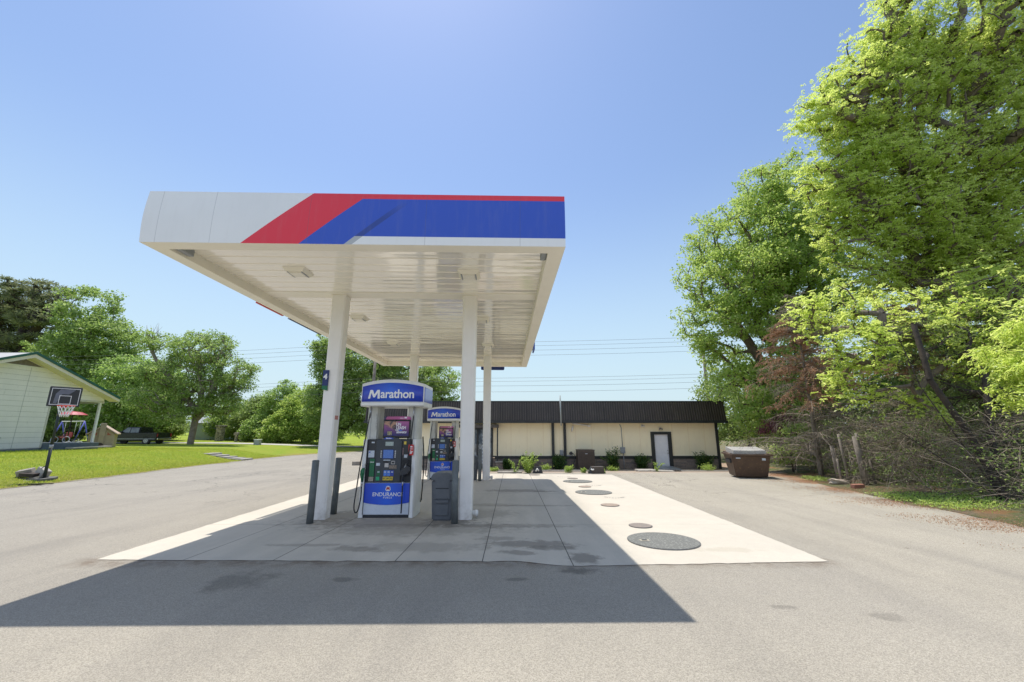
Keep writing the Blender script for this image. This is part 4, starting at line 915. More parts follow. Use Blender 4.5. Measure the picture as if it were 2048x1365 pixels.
slab('cinder_block', 'left tilted concrete block weighing down the hoop base', 'block', (-17.42,15.05,hzz+.10), (.42,.24,.22), STONE, (12,-14,20), group='blocks on the hoop base')
slab('cinder_block', 'right tilted pale concrete block against the hoop brace', 'block', (-16.98,15.12,hzz+.10), (.36,.24,.24), CONCM, (-8,24,-10), group='blocks on the hoop base')
slab('cinder_block', 'low dark block lying in the middle of the hoop base', 'block', (-17.15,14.9,hzz+.08), (.5,.22,.12), BARKD, (4,3,4), group='blocks on the hoop base')
slab('wood_plank', 'thin dark plank lying on the road edge below the hoop', 'plank', (-16.0,14.0,gz(-16,14)+.03), (1.2,.10,.03), BARKD, (0,0,14))

# play things behind the carport -------------------------------
PX, PY = -29.9, 32.0
PH = thing('playhouse', 'tan plastic playhouse with pale roof, just right of the carport post', 'playhouse', (-31.7, 31.9, lawnz(-30,31)), R(38))
TAN = M('plastic_tan', (.42,.34,.25), (.36,.29,.21), 4, .6); TANR = M('plastic_roof', (.52,.40,.32), (.44,.33,.26), 10, .6)
mb = MB(); mb.prism([(-.72,0),(.72,0),(.72,1.05),(0,1.62),(-.72,1.05)], (-.78,.78), 'y', .03); bdy = mb.build('body', TAN, PH)
mb = MB()
for s in (-1,1): mb.hexa([(0,-.92,1.62),(s*.86,-.92,.98),(s*.86,.92,.98),(0,.92,1.62),(0,-.92,1.70),(s*.88,-.92,1.06),(s*.88,.92,1.06),(0,.92,1.70)])
mb.build('roof', TANR, PH)
mb = MB(); mb.box(-.16,.16,-.95,-.79,.0,1.85,.02); mb.build('chimney', TAN, PH)
mb = MB(); mb.prism([(-.52,.95),(-.28,.95),(-.28,1.18)], (-.80,-.785), 'y'); mb.prism([(.28,.95),(.52,.95),(.28,1.18)], (-.80,-.785), 'y'); mb.build('shutter', M('terracotta', (.4,.12,.07)), PH)
mb = MB(); mb.prism([(-.0+.24*math.cos(a), .05+.36*math.sin(a)) for a in np.linspace(0, math.pi, 9)], (-.965,-.951), 'y'); mb.build('fireplace_arch', M('dark_brown', (.08,.05,.04)), PH)
mb = MB(); mb.box(-.735,-.721,-.35,.15,.1,.8,.004); mb.prism([(-.735,.8)], (0,1),'y') if False else None; mb.build('door', M('teal', (.02,.14,.13)), PH)
SW = thing('swing_set', 'blue and white swing set with a red bench, seen through the carport', 'swing set', (-35.7, 33.2, lawnz(-33,33)), R(-20))
BLT = M('swing_blue', (.10,.12,.5)); 
mb = MB(); mb.tube([(-1.6,0,2.05),(1.6,0,2.05)], .035, 8); mb.build('top_bar', WHITE, SW)
for s in (-1.6,1.6):
    for d in (-.55,.55): mb = MB(); mb.tube([(s,0,2.05),(s+.05*s,d,0)], .04, 8); mb.build('leg', BLT, SW)
for x_ in (-1.0,-.35,.5,1.1): mb = MB(); mb.tube([(x_,0,2.03),(x_,0,.85)], .012, 5); mb.build('chain', LETTER, SW)
mb = MB(); mb.box(-1.1,-.25,-.2,.2,.75,.82,.01); mb.box(-1.1,-.25,.2,.26,.82,1.2,.01); mb.build('bench', M('bench_red', (.35,.03,.05)), SW)
UM = thing('patio_umbrella', 'low red patio parasol on a dark pole behind the hoop net', 'umbrella', (-33.5, 31.0, lawnz(-31.5,31)))
mb = MB(); n = 16; cz = 2.45
top = mb.b.verts.new((0,0,cz+.28)); ring = [mb.b.verts.new((0.84*math.cos(2*math.pi*k/n), 0.84*math.sin(2*math.pi*k/n), cz)) for k in range(n)]; r2 = [mb.b.verts.new((.5*math.cos(2*math.pi*k/n), .5*math.sin(2*math.pi*k/n), cz+.2)) for k in range(n)]
for k in range(n): mb.b.faces.new([ring[k], ring[(k+1)%n], r2[(k+1)%n], r2[k]]); mb.b.faces.new([r2[k], r2[(k+1)%n], top])
mb.build('canopy', M('parasol_red', (.42,.03,.05)), UM)
mb = MB(); mb.tube([(0,0,0),(0,0,cz+.3)], .035, 8); mb.tube([(0,0,1.6),(.9,.2,.1)], .025, 6); mb.tube([(0,0,1.6),(-.9,-.2,.1)], .025, 6); mb.build('pole', DARKM, UM)
for i, (bx_, by_, c_, lb) in enumerate(((-30.4,28.0,M('bike_red', (.5,.05,.06)),'small red and white child bicycle on the carport deck'),(-29.6,28.1,WHITE,'small white child bicycle on the carport deck, nearer the post'))):
    BK = thing('child_bicycle', lb, 'bicycle', (-31.0, 28.25+i*.95, .61-.35*i), R(80), 'child bicycles on the carport deck')
    for s in (-.32,.32):
        mb = MB(); mb.tube([(s+.2*math.cos(a), 0, .2+.2*math.sin(a)) for a in np.linspace(0, 2*math.pi, 20)], .02, 6); mb.build('wheel', LETTER, BK)
    mb = MB(); mb.tube([(-.32,0,.2),(-.1,0,.42),(.22,0,.42),(.32,0,.2)], .016, 6); mb.tube([(-.1,0,.42),(0,0,.18),(.22,0,.42),(.2,0,.58)], .016, 6); mb.build('frame', c_, BK)
    mb = MB(); mb.tube([(.2,-.16,.6),(.2,.16,.6)], .014, 6); mb.build('handlebar', DARKM, BK); mb = MB(); mb.box(-.2,-.02,-.05,.05,.48,.52,.015); mb.build('saddle', DARKM, BK)

# pickup truck ---------------------------------------------------
TR = thing('pickup_truck', 'black extended-cab pickup truck parked on the grass behind the playhouse', 'pickup truck', (-38.9, 42.6, lawnz(-39.8,42.6)+.0), R(2))
CARB = M('car_black', (.008,.010,.012), (.012,.015,.018), 3, .22, spec=.35, coat=.15); GLD = M('car_glass', (.02,.03,.03), (.10,.13,.11), 3, .05, spec=1)
# side profile in x (front at -x) z ; width y +-0.95
prof_b = [(-2.75,.45),(-2.80,.72),(-2.72,.98),(-2.45,1.06),(-1.55,1.12),(-.95,1.14),(2.72,1.14),(2.78,.62),(2.70,.52)]
arch = lambda cx_, r_: [(cx_+r_*math.cos(a), .36+r_*math.sin(a)) for a in np.linspace(0, math.pi, 9)]
bot = [(2.70,.42)] + arch(1.75,.44) + arch(-1.85,.44) + [(-2.75,.42)]
pro = prof_b[1:] + bot
mb = MB(); mb.prism([(a, b) for a, b in pro], (-.93,.93), 'y', .03); mb.build('body', CARB, TR)
mb = MB(); mb.hexa([(-1.05,-.90,1.12),(1.0,-.90,1.12),(1.0,.90,1.12),(-1.05,.90,1.12),(-.42,-.74,1.72),(.90,-.74,1.72),(.90,.74,1.72),(-.42,.74,1.72)]); 
bmesh.ops.bevel(mb.b, geom=mb.b.edges[:], offset=.05, segments=2, affect='EDGES'); cab = mb.build('cab', CARB, TR)
for s in (-1,1):
    def sp(x_, z_): return (x_, s*(.915-(z_-1.12)*.267+.0), z_)
    mb = MB(); mb.face([sp(-.80,1.17),sp(-.02,1.17),sp(-.02,1.64),sp(-.40,1.64)]); mb.build('side_window', GLD, cab)
    mb = MB(); mb.face([sp(.06,1.17),sp(.88,1.17),sp(.82,1.64),sp(.06,1.64)]); mb.build('side_window', GLD, cab)
mb = MB(); mb.face([(-1.06,-.80,1.16),(-1.06,.80,1.16),(-.50,.68,1.68),(-.50,-.68,1.68)]); 
for v in mb.b.verts: v.co.x -= .012
mb.build('windscreen', GLD, cab)
mb = MB(); mb.box(1.08,2.70,-.78,.78,1.10,1.143); mb.build('bed', M('bed_dark', (.01,.01,.01)), TR)
mb = MB(); mb.box(-2.6,2.6,-.945,-.931,.50,.60,.004); mb.build('lower_trim', M('trim_grey', (.22,.23,.22)), TR)
mb = MB(); mb.box(2.78,2.90,-.88,.88,.45,.62,.02); mb.box(-2.92,-2.80,-.88,.88,.42,.60,.02); mb.build('bumper', M('chrome', (.6,.6,.6), rough=.15, metal=1), TR)
mb = MB(); mb.box(-2.825,-2.79,-.85,-.55,.75,.92); mb.box(-2.825,-2.79,.55,.85,.75,.92); mb.build('headlight', LETTER, TR)
mb = MB(); mb.box(2.76,2.80,-.92,-.80,.75,1.05); mb.box(2.76,2.80,.80,.92,.75,1.05); mb.build('tail_light', M('tail_red', (.3,.01,.01)), TR)
mb = MB(); mb.box(-.78,-.62,-1.10,-.93,1.12,1.30,.02); mb.build('wing_mirror', CARB, TR)
for wx in (-1.85,1.75):
    for s in (-1,1):
        mb = MB(); mb.tube([(wx,s*.93,.36),(wx,s*.70,.36)], .365, 24); wh = mb.build('wheel', RUBBER, TR)
        mb = MB(); mb.tube([(wx,s*.945,.36),(wx,s*.925,.36)], [.20,.23], 20); mb.build('rim', METAL, wh)
        mb = MB()
        for k in range(5): a = 2*math.pi*k/5; mb.obox((wx+.12*math.cos(a), s*.948, .36+.12*math.sin(a)), (.03*math.cos(a+.6),0,.03*math.sin(a+.6)), (0,.004,0), (.03*math.cos(a+2.2),0,.03*math.sin(a+2.2)))
        mb.build('rim_holes', BLACK, wh)

# steps, walk, pillars, posts ------------------------------------
WK = loft('garden_walk', [23.0+.25*i for i in range(5)], lambda y: (-52, -22.6), 50, lambda x, y: lawnz(x, y)+.02, M('walk', (.30,.31,.14), (.34,.30,.2), 2, .9)); tag(WK, kind='structure')
for v in WK.data.vertices: v.co.y += 5.2; v.co.z = lawnz(v.co.x, v.co.y)+.018
for i in range(5):
    x_ = -20.9+i*.56; y_ = 28.9; z_ = lawnz(x_, y_)-.02
    slab('garden_step', ('topmost weathered concrete garden step','second weathered concrete garden step from the top','middle weathered concrete garden step on the bank','fourth weathered concrete garden step from the top','lowest garden step, at the edge of the road')[i], 'step', (x_, y_, z_-.06), (.62,1.1,.18), CONCM, (0,0,-4), group='garden steps down the grass bank')
t = NT('pillar_stone'); v_ = t.vor(5.2, out='Color'); e_ = t.vor(5.2, 'DISTANCE_TO_EDGE'); sp_ = t.n.new('ShaderNodeSeparateColor'); t.l.new(v_, sp_.inputs[0])
c = t.mix(sp_.outputs[0], (.10,.085,.075), (.42,.36,.29)); c = t.mix(t.mr(e_, .02, .06, 1, 0), c, (.55,.52,.46)); t.set(Base_Color=c, Roughness=.9); t.bump(t.mr(e_, 0, .1), .6, .04); PIL = t.m
for (x_, lb) in ((-35.9,'left of the two stone gate pillars beyond the side street'),(-32.9,'right of the two stone gate pillars beyond the side street')):
    th = thing('stone_pillar', lb, 'pillar', (x_, 50.5, vz(x_,50.5)-.05), 0, 'stone gate pillars'); mb = MB(); mb.box(-.34,.34,-.34,.34,0,1.75,.03); mb.build('shaft', PIL, th); mb = MB(); mb.box(-.44,.44,-.44,.44,1.751,1.95,.03); mb.build('cap', PIL, th)
th = thing('mailbox', 'small stone mailbox post between the two stone pillars', 'mailbox', (-33.0, 48.2, vz(-33,48)), 0); th.location.x = -32.9*48.2/50.5-.9
mb = MB(); mb.box(-.13,.13,-.13,.13,0,.75,.02); mb.build('post', PIL, th); mb = MB(); mb.prism([(-.25,.751),(.25,.751),(.25,.98),(.12,1.08),(-.12,1.08),(-.25,.98)], (-.2,.2), 'y', .02); mb.build('box', STONE, th)
th = thing('scrap_sculpture', 'small leaning rust-red metal yard piece left of the pillars', 'yard ornament', (-36.6, 46.9, vz(-36.6,46.9)), 0)
mb = MB(); mb.tube([(0,0,0),(.05,0,.35)], .03, 6); mb.build('stake', DARKM, th); mb = MB(); mb.prism([(-.12,.25),(.3,.75),(.5,1.15),(.38,.7),(.3,.45)], (-.04,.04), 'y', .01); mb.build('blade', M('rust_red', (.33,.09,.05)), th)
th = thing('utility_box', 'small pale grey utility box on the grass by the side street', 'utility box', (-26.9, 43.6, lawnz(-26.9,43.6)), 0)
mb = MB(); mb.box(-.3,.3,-.2,.2,0,.52,.03); mb.build('box', GREYP, th); mb = MB(); mb.box(-.33,.33,-.23,.23,.521,.58,.01); mb.build('lid', LETTER, th)
th = thing('pale_shed', 'pale blue-white shed half hidden behind the left stone pillar', 'shed', (-40.8, 55, vz(-40,55)), 0)
mb = MB(); mb.box(-2.3,1.5,0,3,0,2.2); mb.build('wall', M('shed_white', (.55,.62,.68), (.5,.56,.6), 2, .7), th); mb = MB(); mb.hexa([(-2.5,-.2,2.2),(1.7,-.2,2.2),(1.7,3.2,2.2),(-2.5,3.2,2.2),(-2.5,1.5,3.0),(1.7,1.5,3.0),(1.7,1.51,3.0),(-2.5,1.51,3.0)]); mb.build('roof', GREYP, th)
slab('stone_block', 'squared pale brown block on the asphalt left behind the near pump', 'block', (-8.95,24.0,gz(-9,24)), (.42,.4,.22), STONE, (0,0,5))
slab('brick', 'single red brick on the right verge in front of the posts', 'brick', (10.65,13.0,vergez(10.65,13)), (.36,.16,.12), M('brick_red', (.36,.16,.11), (.25,.11,.08), 12, .9, bump=.4), (2,0,6))
rock('rock', 'pale flat rock on the leafy verge left of the posts', 'rock', (11.05,14.2,vergez(11,14.2)+.04), (.30,.22,.10), M('rock_pale', (.5,.42,.34), (.38,.3,.24), 3, .9, bump=.5), 3)

# weathered posts in the verge
for i, (x_, y_, h_, r_, lean, lb) in enumerate(((11.55,14.85,1.20,.075,-2.5,'single short leaning wooden post, left of the post cluster'),(11.30,13.45,1.5,.095,-3,'thick middle post of the leaning wooden post cluster'),
        (11.52,13.65,1.60,.045,-3,'thin right post of the leaning wooden post cluster'),(11.68,13.55,.75,.04,-2,'shortest thin post right of the cluster'),(11.30,14.1,1.60,.045,-3.5,'thin left post of the leaning wooden cluster'),(11.15,14.25,.8,.04,-1,'short thin post at the left of the cluster'))):
    mb = MB(); mb.tube([(0,0,-.1),(.01,0,h_*.5),(0,0,h_)], [r_*1.05,r_,r_*.93], 12); o = mb.build('wooden_post', WOOD); o.location = (x_, y_, vergez(x_, y_)); o.rotation_euler = (0, R(lean), 0); tag(o, lb, 'post', 'weathered posts in the right verge')

# ------------------------------------------------------------------ utility poles and wires
for (x_, y_, h_, lb) in ((-13.85,40,10.6,'left brown utility pole, seen between canopy edge and near pump'),(18.5,38,11.2,'right utility pole standing behind the store by the green tree')):
    th = thing('utility_pole', lb, 'utility pole', (x_, y_, -.6), 0, 'wooden utility poles'); mb = MB(); mb.tube([(0,0,0),(0,0,h_)], [.18,.13], 12); mb.build('pole', WOOD, th)
    mb = MB(); mb.box(-1.1,1.1,-.06,.06,h_-.75,h_-.63); mb.build('crossarm', WOOD, th)
    for k in (-1,-.45,.45,1): mb = MB(); mb.tube([(k,0,h_-.63),(k,0,h_-.48)], .05, 8); mb.build('insulator', GREYP, th)
WIRE = M('wire', (.12,.13,.15), (.1,.1,.11), 3, .6)
for i, z_ in enumerate((10.1,9.75,9.35,8.75,6.55,6.25,5.75,5.2)):
    pts = []
    anchors = [(-110,46,z_+.8), (-13.85,40,z_-.05), (18.5,38,z_+.12), (75,34,z_+1.2)]
    for (a, b) in zip(anchors, anchors[1:]):
        for k in range(16):
            f = k/16; a_, b_ = Vector(a), Vector(b); p = a_.lerp(b_, f); L_ = (b_-a_).length; p.z -= .00045*L_*L_*4*f*(1-f)*.35; pts.append(p + Vector((0, .25*(i % 3)-.2, 0)))
    pts.append(Vector(anchors[-1]))
    pipe('power_line', ('upper power line in the bundle of high wires across the sky','lower power line in the bundle of wires just above the store roof')[i > 3], 'power line', pts, .011, WIRE, 5, ('high power lines','low power lines')[i > 3])

# ------------------------------------------------------------------ vegetation
rng = np.random.default_rng(7)
def tubes_np(P0, P1, R0, R1, n=4):
    P0, P1 = np.asarray(P0, float), np.asarray(P1, float); R0, R1 = np.asarray(R0, float), np.asarray(R1, float)
    d = P1-P0; L = np.linalg.norm(d, axis=1, keepdims=True); d = d/np.maximum(L, 1e-6)
    ref = np.where(np.abs(d[:, 2:3]) < .9, [[0,0,1.]], [[1.,0,0]]); u = np.cross(d, ref); u /= np.linalg.norm(u, axis=1, keepdims=True); w = np.cross(d, u)
    N = len(P0); ang = np.arange(n)*2*math.pi/n
    ring = u[:, None, :]*np.cos(ang)[None, :, None] + w[:, None, :]*np.sin(ang)[None, :, None]
    V = np.concatenate([P0[:, None]+ring*R0[:, None, None], P1[:, None]+ring*R1[:, None, None]], axis=1).reshape(-1, 3)
    b = (np.arange(N)*2*n)[:, None, None]; k = np.arange(n)
    F = np.stack([k, (k+1) % n, (k+1) % n + n, k+n], axis=1)[None] + b
    return V, F.reshape(-1, 4)
def leaves_np(C, A, Nn, L, W):
    # C centres, A axis, Nn normal, lengths, widths -> kite quads
    B = np.cross(A, Nn); B /= np.maximum(np.linalg.norm(B, axis=1, keepdims=True), 1e-6)
    L = L[:, None]; W = W[:, None]
    V = np.stack([C-A*L*.5, C+B*W*.5+A*L*.06+Nn*W*.18, C+A*L*.5-Nn*L*.10, C-B*W*.5+A*L*.06+Nn*W*.18], axis=1).reshape(-1, 3)
    F = np.arange(len(C)*4).reshape(-1, 4); return V, F
def unit(v): return v/np.maximum(np.linalg.norm(v, axis=1, keepdims=True), 1e-6)
def skeleton(trunks, tips, bias=.3):
    """trunks: list of polylines; tips: points. returns nodes, parent"""
    nodes, par, plen = [], [], []
    for tr in trunks:
        prev = -1; acc = 0
        for i in range(len(tr)-1):
            a, b = np.array(tr[i], float), np.array(tr[i+1], float); m = max(2, int(np.linalg.norm(b-a)/.5))
            for k in range(m):
                p = a+(b-a)*k/m
                if nodes and prev >= 0: acc += np.linalg.norm(p-nodes[prev])
                nodes.append(p); par.append(prev); plen.append(acc); prev = len(nodes)-1
        nodes.append(np.array(tr[-1], float)); par.append(prev); plen.append(acc)
    base = np.array(trunks[0][0], float)
    N = np.zeros((len(nodes)+len(tips)*3, 3)); PL = np.zeros(len(N)); n = len(nodes); N[:n] = nodes; PL[:n] = plen
    d0 = np.min(np.linalg.norm(tips[:, None]-N[None, :n], axis=2), axis=1) if len(tips)*n < 5e6 else np.linalg.norm(tips-base, axis=1)
    isn = [False]*n
    for i in np.argsort(d0):
        p = tips[i]; v = N[:n]-p; d = np.linalg.norm(v, axis=1)
        up = np.clip((N[:n, 2]-p[2])/np.maximum(d, .01), 0, 1)
        cost = d*(1+.9*up) + PL[:n]*bias*.35
        j = int(np.argmin(cost)); dist = d[j]; a = N[j].copy()
        if dist > .5:
            m = 2 if dist < 2 else 3
            for k in range(1, m):
                f = k/m; q = a+(p-a)*f; q = q + rng.normal(0, .06*dist, 3); q[2] += .07*dist*math.sin(math.pi*f)
                N[n] = q; PL[n] = PL[j]+np.linalg.norm(q-N[j]); par.append(j); isn.append(False); j = n; n += 1
        N[n] = p; PL[n] = PL[j]+np.linalg.norm(p-N[j]); par.append(j); isn.append(True); n += 1
    return N[:n], np.array(par), np.array(isn)
def in_blobs(n, blobs, shell=.5, zmin=None):
    w = np.array([b[3]*b[4]*b[5] for b in blobs])**.8; w /= w.sum(); idx = rng.choice(len(blobs), n, p=w); B = np.array([b[:6] for b in blobs])[idx]
    d = unit(rng.normal(size=(n, 3))); r = rng.random(n)**(1/3)*(1-shell)+shell*rng.random(n)**.25
    P = B[:, :3]+d*r[:, None]*B[:, 3:6]
    if zmin is not None: P[:, 2] = np.maximum(P[:, 2], zmin+rng.random(n)*.4)
    return P
def tree(name, label, base, trunks, blobs, ntips, per, leaf, spray, lm, bm, tr_r, cat='tree', group=None, kind='simple', shell=.5, tipr=.006, aspect=.5, droop=.2, zmin=None, twigs=3, partname='crown', flat=.6, ex=.52):
    T = thing(name, label, cat, base, 0, group)
    b0 = np.array(base); tips = in_blobs(ntips, blobs, shell, zmin)
    N, par, isn = skeleton([[tuple(q) for q in tr] for tr in trunks], tips)
    cnt = isn.astype(float)+.2
    order = np.argsort([-i for i in range(len(N))])
    for i in range(len(N)-1, -1, -1):
        if par[i] >= 0: cnt[par[i]] += cnt[i]
    rad = tipr*cnt**ex; rad = np.minimum(rad*min(3., tr_r/max(rad[0], 1e-4)) if rad[0] < tr_r else rad*tr_r/rad[0], tr_r*1.0); rad = np.maximum(rad, .0045)
    e = np.where(par >= 0)[0]; P0 = N[par[e]]; P1 = N[e]; r0 = rad[par[e]]; r1 = rad[e]; r0 = np.minimum(r0, r1*2.0)
    big_ = r0 > .035
    Vs, Fs, off = [], [], 0
    for msk, ns in ((big_, 8), (~big_, 4)):
        if msk.any():
            V_, F_ = tubes_np(P0[msk], P1[msk], r0[msk], r1[msk], ns); Vs.append(V_); Fs.append(F_+off); off += len(V_)
    tp = N[isn]; nt = len(tp)
    # short twigs round every tip
    q0 = np.repeat(tp, twigs, axis=0); q1 = q0+unit(rng.normal(size=q0.shape))*spray*.8*rng.random((len(q0), 1))
    if len(q0): V_, F_ = tubes_np(q0, q1, np.full(len(q0), .006), np.full(len(q0), .003), 3); 
    m = np.concatenate(Vs)-b0; f = np.concatenate(Fs)
    tw = np_mesh('trunk', m, f, bm, T, smooth=True)
    # leaves
    if per > 0:
        ax = rng.random(nt)*.9+.55
        C = np.repeat(tp, per, axis=0); sp = np.repeat(ax*spray, per)[:, None]
        off_ = unit(rng.normal(size=C.shape))*(rng.random((len(C), 1))**.45)*sp; off_[:, 2] *= flat; C = C+off_
        if kind == 'simple':
            A = unit(rng.normal(size=C.shape)+np.array([0,0,-droop])); Nn = unit(rng.normal(size=C.shape)*.9+np.array([0,0,.9])); Nn = unit(Nn-A*np.sum(Nn*A, axis=1, keepdims=True))
            L = leaf*(.6+.8*rng.random(len(C)))
            V_, F_ = leaves_np(C, A, Nn, L, L*aspect)
        elif kind == 'pinnate':
            K = 9; D_ = unit(rng.normal(size=C.shape)*np.array([1,1,.45])+np.array([0,0,-droop])); up = np.array([0,0,1.])
            S = unit(np.cross(D_, up)); RL = leaf*2.1*(.7+.6*rng.random(len(C)))
            Cs, As, Ls, Ns = [], [], [], []
            for k in range(K):
                f_ = .15+.85*(k//2)/(K//2); side = 1 if k % 2 else -1
                if k == K-1: f_, side = 1.05, 0
                p = C+D_*(RL*f_)[:, None]; p[:, 2] -= RL*.28*f_*f_
                a = unit(D_*.55+S*side*.85+np.array([0,0,-.18])+rng.normal(size=C.shape)*.25)
                Cs.append(p+a*leaf*.5); As.append(a); Ls.append(leaf*(.75+.5*rng.random(len(C)))*(1 if k < K-3 else .85))
                nn = unit(rng.normal(size=C.shape)*.5+up); Ns.append(unit(nn-a*np.sum(nn*a, axis=1, keepdims=True)))
            V_, F_ = leaves_np(np.concatenate(Cs), np.concatenate(As), np.concatenate(Ns), np.concatenate(Ls), np.concatenate(Ls)*aspect)
        elif kind == 'needle':
            A = unit(off_+rng.normal(size=C.shape)*.12+np.array([0,0,.05])); Nn = unit(np.cross(A, rng.normal(size=C.shape)))
            L = leaf*(.7+.6*rng.random(len(C))); V_, F_ = leaves_np(C, A, Nn, L, L*aspect)
        np_mesh(partname, V_-b0, F_, lm, T)
    return T
LF_BRIGHT = leafmat('leaf_bright', (.32,.48,.06), (.60,.78,.14), .60, .4, c3=(.72,.80,.32))
LF_MID = leafmat('leaf_mid', (.19,.33,.055), (.40,.56,.12), .5, c3=(.60,.66,.30))
LF_OAK = leafmat('leaf_oak', (.105,.195,.042), (.30,.40,.105), .45, c3=(.52,.57,.30))
LF_DARK = leafmat('leaf_dark', (.09,.16,.04), (.26,.34,.09), .42, c3=(.42,.46,.22))
LF_PINE = leafmat('leaf_pine', (.08,.13,.06), (.28,.30,.14), .3, .6)
LF_HEDGE = leafmat('leaf_hedge', (.15,.26,.052), (.32,.44,.115), .45, c3=(.60,.64,.38))
LF_PURP = leafmat('leaf_purple', (.14,.04,.06), (.24,.08,.10), .3)
LF_RUST = leafmat('needle_rust', (.30,.14,.08), (.50,.30,.18), .2, .8)
LF_WEED = leafmat('leaf_weed', (.17,.28,.05), (.36,.46,.10), .4)

# --- right: big bright ash-like tree
up = [(15.9,12.6,12.2,4.4,2.0,4.8),(14.0,12.4,9.0,3.0,1.8,3.0),(13.5,12.6,13.2,2.3,1.7,2.4),(14.9,12.6,6.6,3.0,1.5,1.8),(17.5,12.6,8.5,3.2,2,4),(11.7,12.5,12.2,1.2,1.0,.8),
      (11.9,12.6,7.4,1.6,1.3,1.8),(11.7,12.6,9.2,1.5,1.2,1.2),(12.7,12.5,10.4,1.7,1.4,1.6),(14.6,12.4,7.6,2.0,1.3,1.4),(18.3,12.4,13.5,2.6,1.6,3.0),(16.9,12.2,16.5,3.4,2.0,3.0),(14.2,12.2,15.6,1.3,1.1,1.2),(11.3,12.6,12.9,1.0,.9,.6),(11.0,12.8,10.2,.9,.9,.7),(13.2,12.3,15.3,.9,.9,.8)]
bl = [(x*1.2, y*1.2, 1.55+(z-1.55)*1.2, a*1.2, b*1.1, c_*1.2) for x, y, z, a, b, c_ in up]
bl += [(10.4,12.6,5.35,1.0,.9,1.0),(9.95,11.6,2.95,.85,.8,.80),(10.35,11.6,3.9,1.05,.8,.8),(11.6,11.4,3.9,1.3,.8,.75),(11.6,11.1,2.35,.5,.45,.38),(13.6,11.3,4.5,1.4,.8,.9),(13.3,11.0,3.1,1.0,.7,.65),(12.3,12.2,5.2,1.6,.9,.9),(14.6,12.0,5.8,1.6,.9,.9),(16.2,12.2,4.4,1.5,.9,1.1)]
tree('tall_tree', 'very tall bright yellow-green tree filling the right edge of the picture', (18.2,15.8,-.15),
     [[(18.2,15.8,-.15),(18.1,15.6,2.5),(17.9,15.4,5),(18.2,15.2,9),(18.5,15.1,14)],[(18,15.4,4.6),(16.6,15,7.5),(15,14.8,10),(13.8,14.8,11.6)],[(18.1,15.2,8),(17,15,11.4),(15.6,15,14.6)],[(18,15.4,3.6),(15.6,13.4,4.6),(13.4,12.0,4.6),(11.4,11.6,4.2)]],
     bl, 3000, 15, .100, .50, LF_BRIGHT, BARKT, .17, ex=.60, kind='pinnate', shell=.3, droop=.05, aspect=.52)
tree('roadside_sapling', 'near low branchy sapling with large bright leaves at the right edge', (11.2,8.0,-.1),
     [[(11.2,8.0,-.1),(11.0,8.0,1.2),(10.8,8.0,2.4)]], [(10.55,8.1,2.45,.75,.7,.6),(11.2,8.4,3.1,.9,.8,.8),(10.9,7.7,3.7,.8,.7,.7)], 130, 14, .085, .30, LF_BRIGHT, BARK, .05, kind='pinnate', shell=.2, droop=.5, aspect=.40)
# --- right: mid green tree left of it
bl = [(14.6,23.5,13.0,3.6,3.0,3.0),(17.6,24,14.6,3.4,3,3.6),(12.9,22.6,10.0,3.0,2.6,2.6),(11.6,22.2,7.6,2.0,2.0,1.8),(13.8,22.6,6.0,3.2,2.4,2.6),(15.5,22.5,9.5,3.6,2.8,3.2),(12.8,21.6,3.4,2.0,1.5,1.6),(19,24,10,4,3,4),(19.2,24,17.2,2.8,2.4,2.8),(17.6,23.5,11.5,2.6,2.2,2.6),(15.2,21.8,3.0,2.8,1.6,2.4),(13.4,21.8,1.8,1.6,1.2,1.4),(16.4,23.5,16.9,1.8,1.7,1.5)]
tree('green_tree', 'rounded mid-green tree between the store and the tall bright tree', (15.3,23.2,-.4),
     [[(15.3,23.2,-.4),(15.2,23.1,3),(15.2,23.1,7),(15.8,23.3,12)],[(15.2,23.1,4),(13.8,22.8,6.5),(12.6,22.5,8.2)],[(15.2,23.1,6),(17,23.6,10),(17.6,23.8,13)]],
     bl, 1450, 72, .15, .60, LF_MID, BARKT, .24, ex=.58, shell=.45, aspect=.62)
# purple-leaved shrub by the dumpster
tree('purple_shrub', 'purple-leaved shrub peeking between the green tree and the dumpster', (13.9,20.5,-.5), [[(13.9,20.5,-.5),(13.9,20.5,1.0)]], [(13.5,20.2,1.5,1.1,.8,.8),(14.6,20.2,1.2,.9,.7,.7)], 60, 50, .09, .35, LF_PURP, BARKD, .04, cat='shrub')
# dark backing trees behind the thicket on the right
for i, (x_, y_, h_, r_, lb) in enumerate(((21.0,19.5,7.0,3.4,'dark tree deep behind the dead cedar'),(25,17,8,4,'dark tree in the far right thicket, behind the tall tree'),(19.5,26,7,4,'dark tree behind the dumpster and green tree'),(28,24,9,5,'darkest rear tree of the right thicket'),(19.0,33,7.5,4,'dark tree behind the right end of the store'),(26,36,8,5,'broad dark tree far behind the green tree'))):
    tree('backing_tree', lb, (x_,y_,-.3), [[(x_,y_,-.3),(x_,y_,h_*.5)]], [(x_,y_,h_*.5,r_,r_,h_*.48),(x_-r_*.5,y_-r_*.4,h_*.3,r_*.7,r_*.6,h_*.28)], 230, 60, .22, .85, LF_DARK, BARKD, .16, group='dark trees behind the right thicket', zmin=.2)
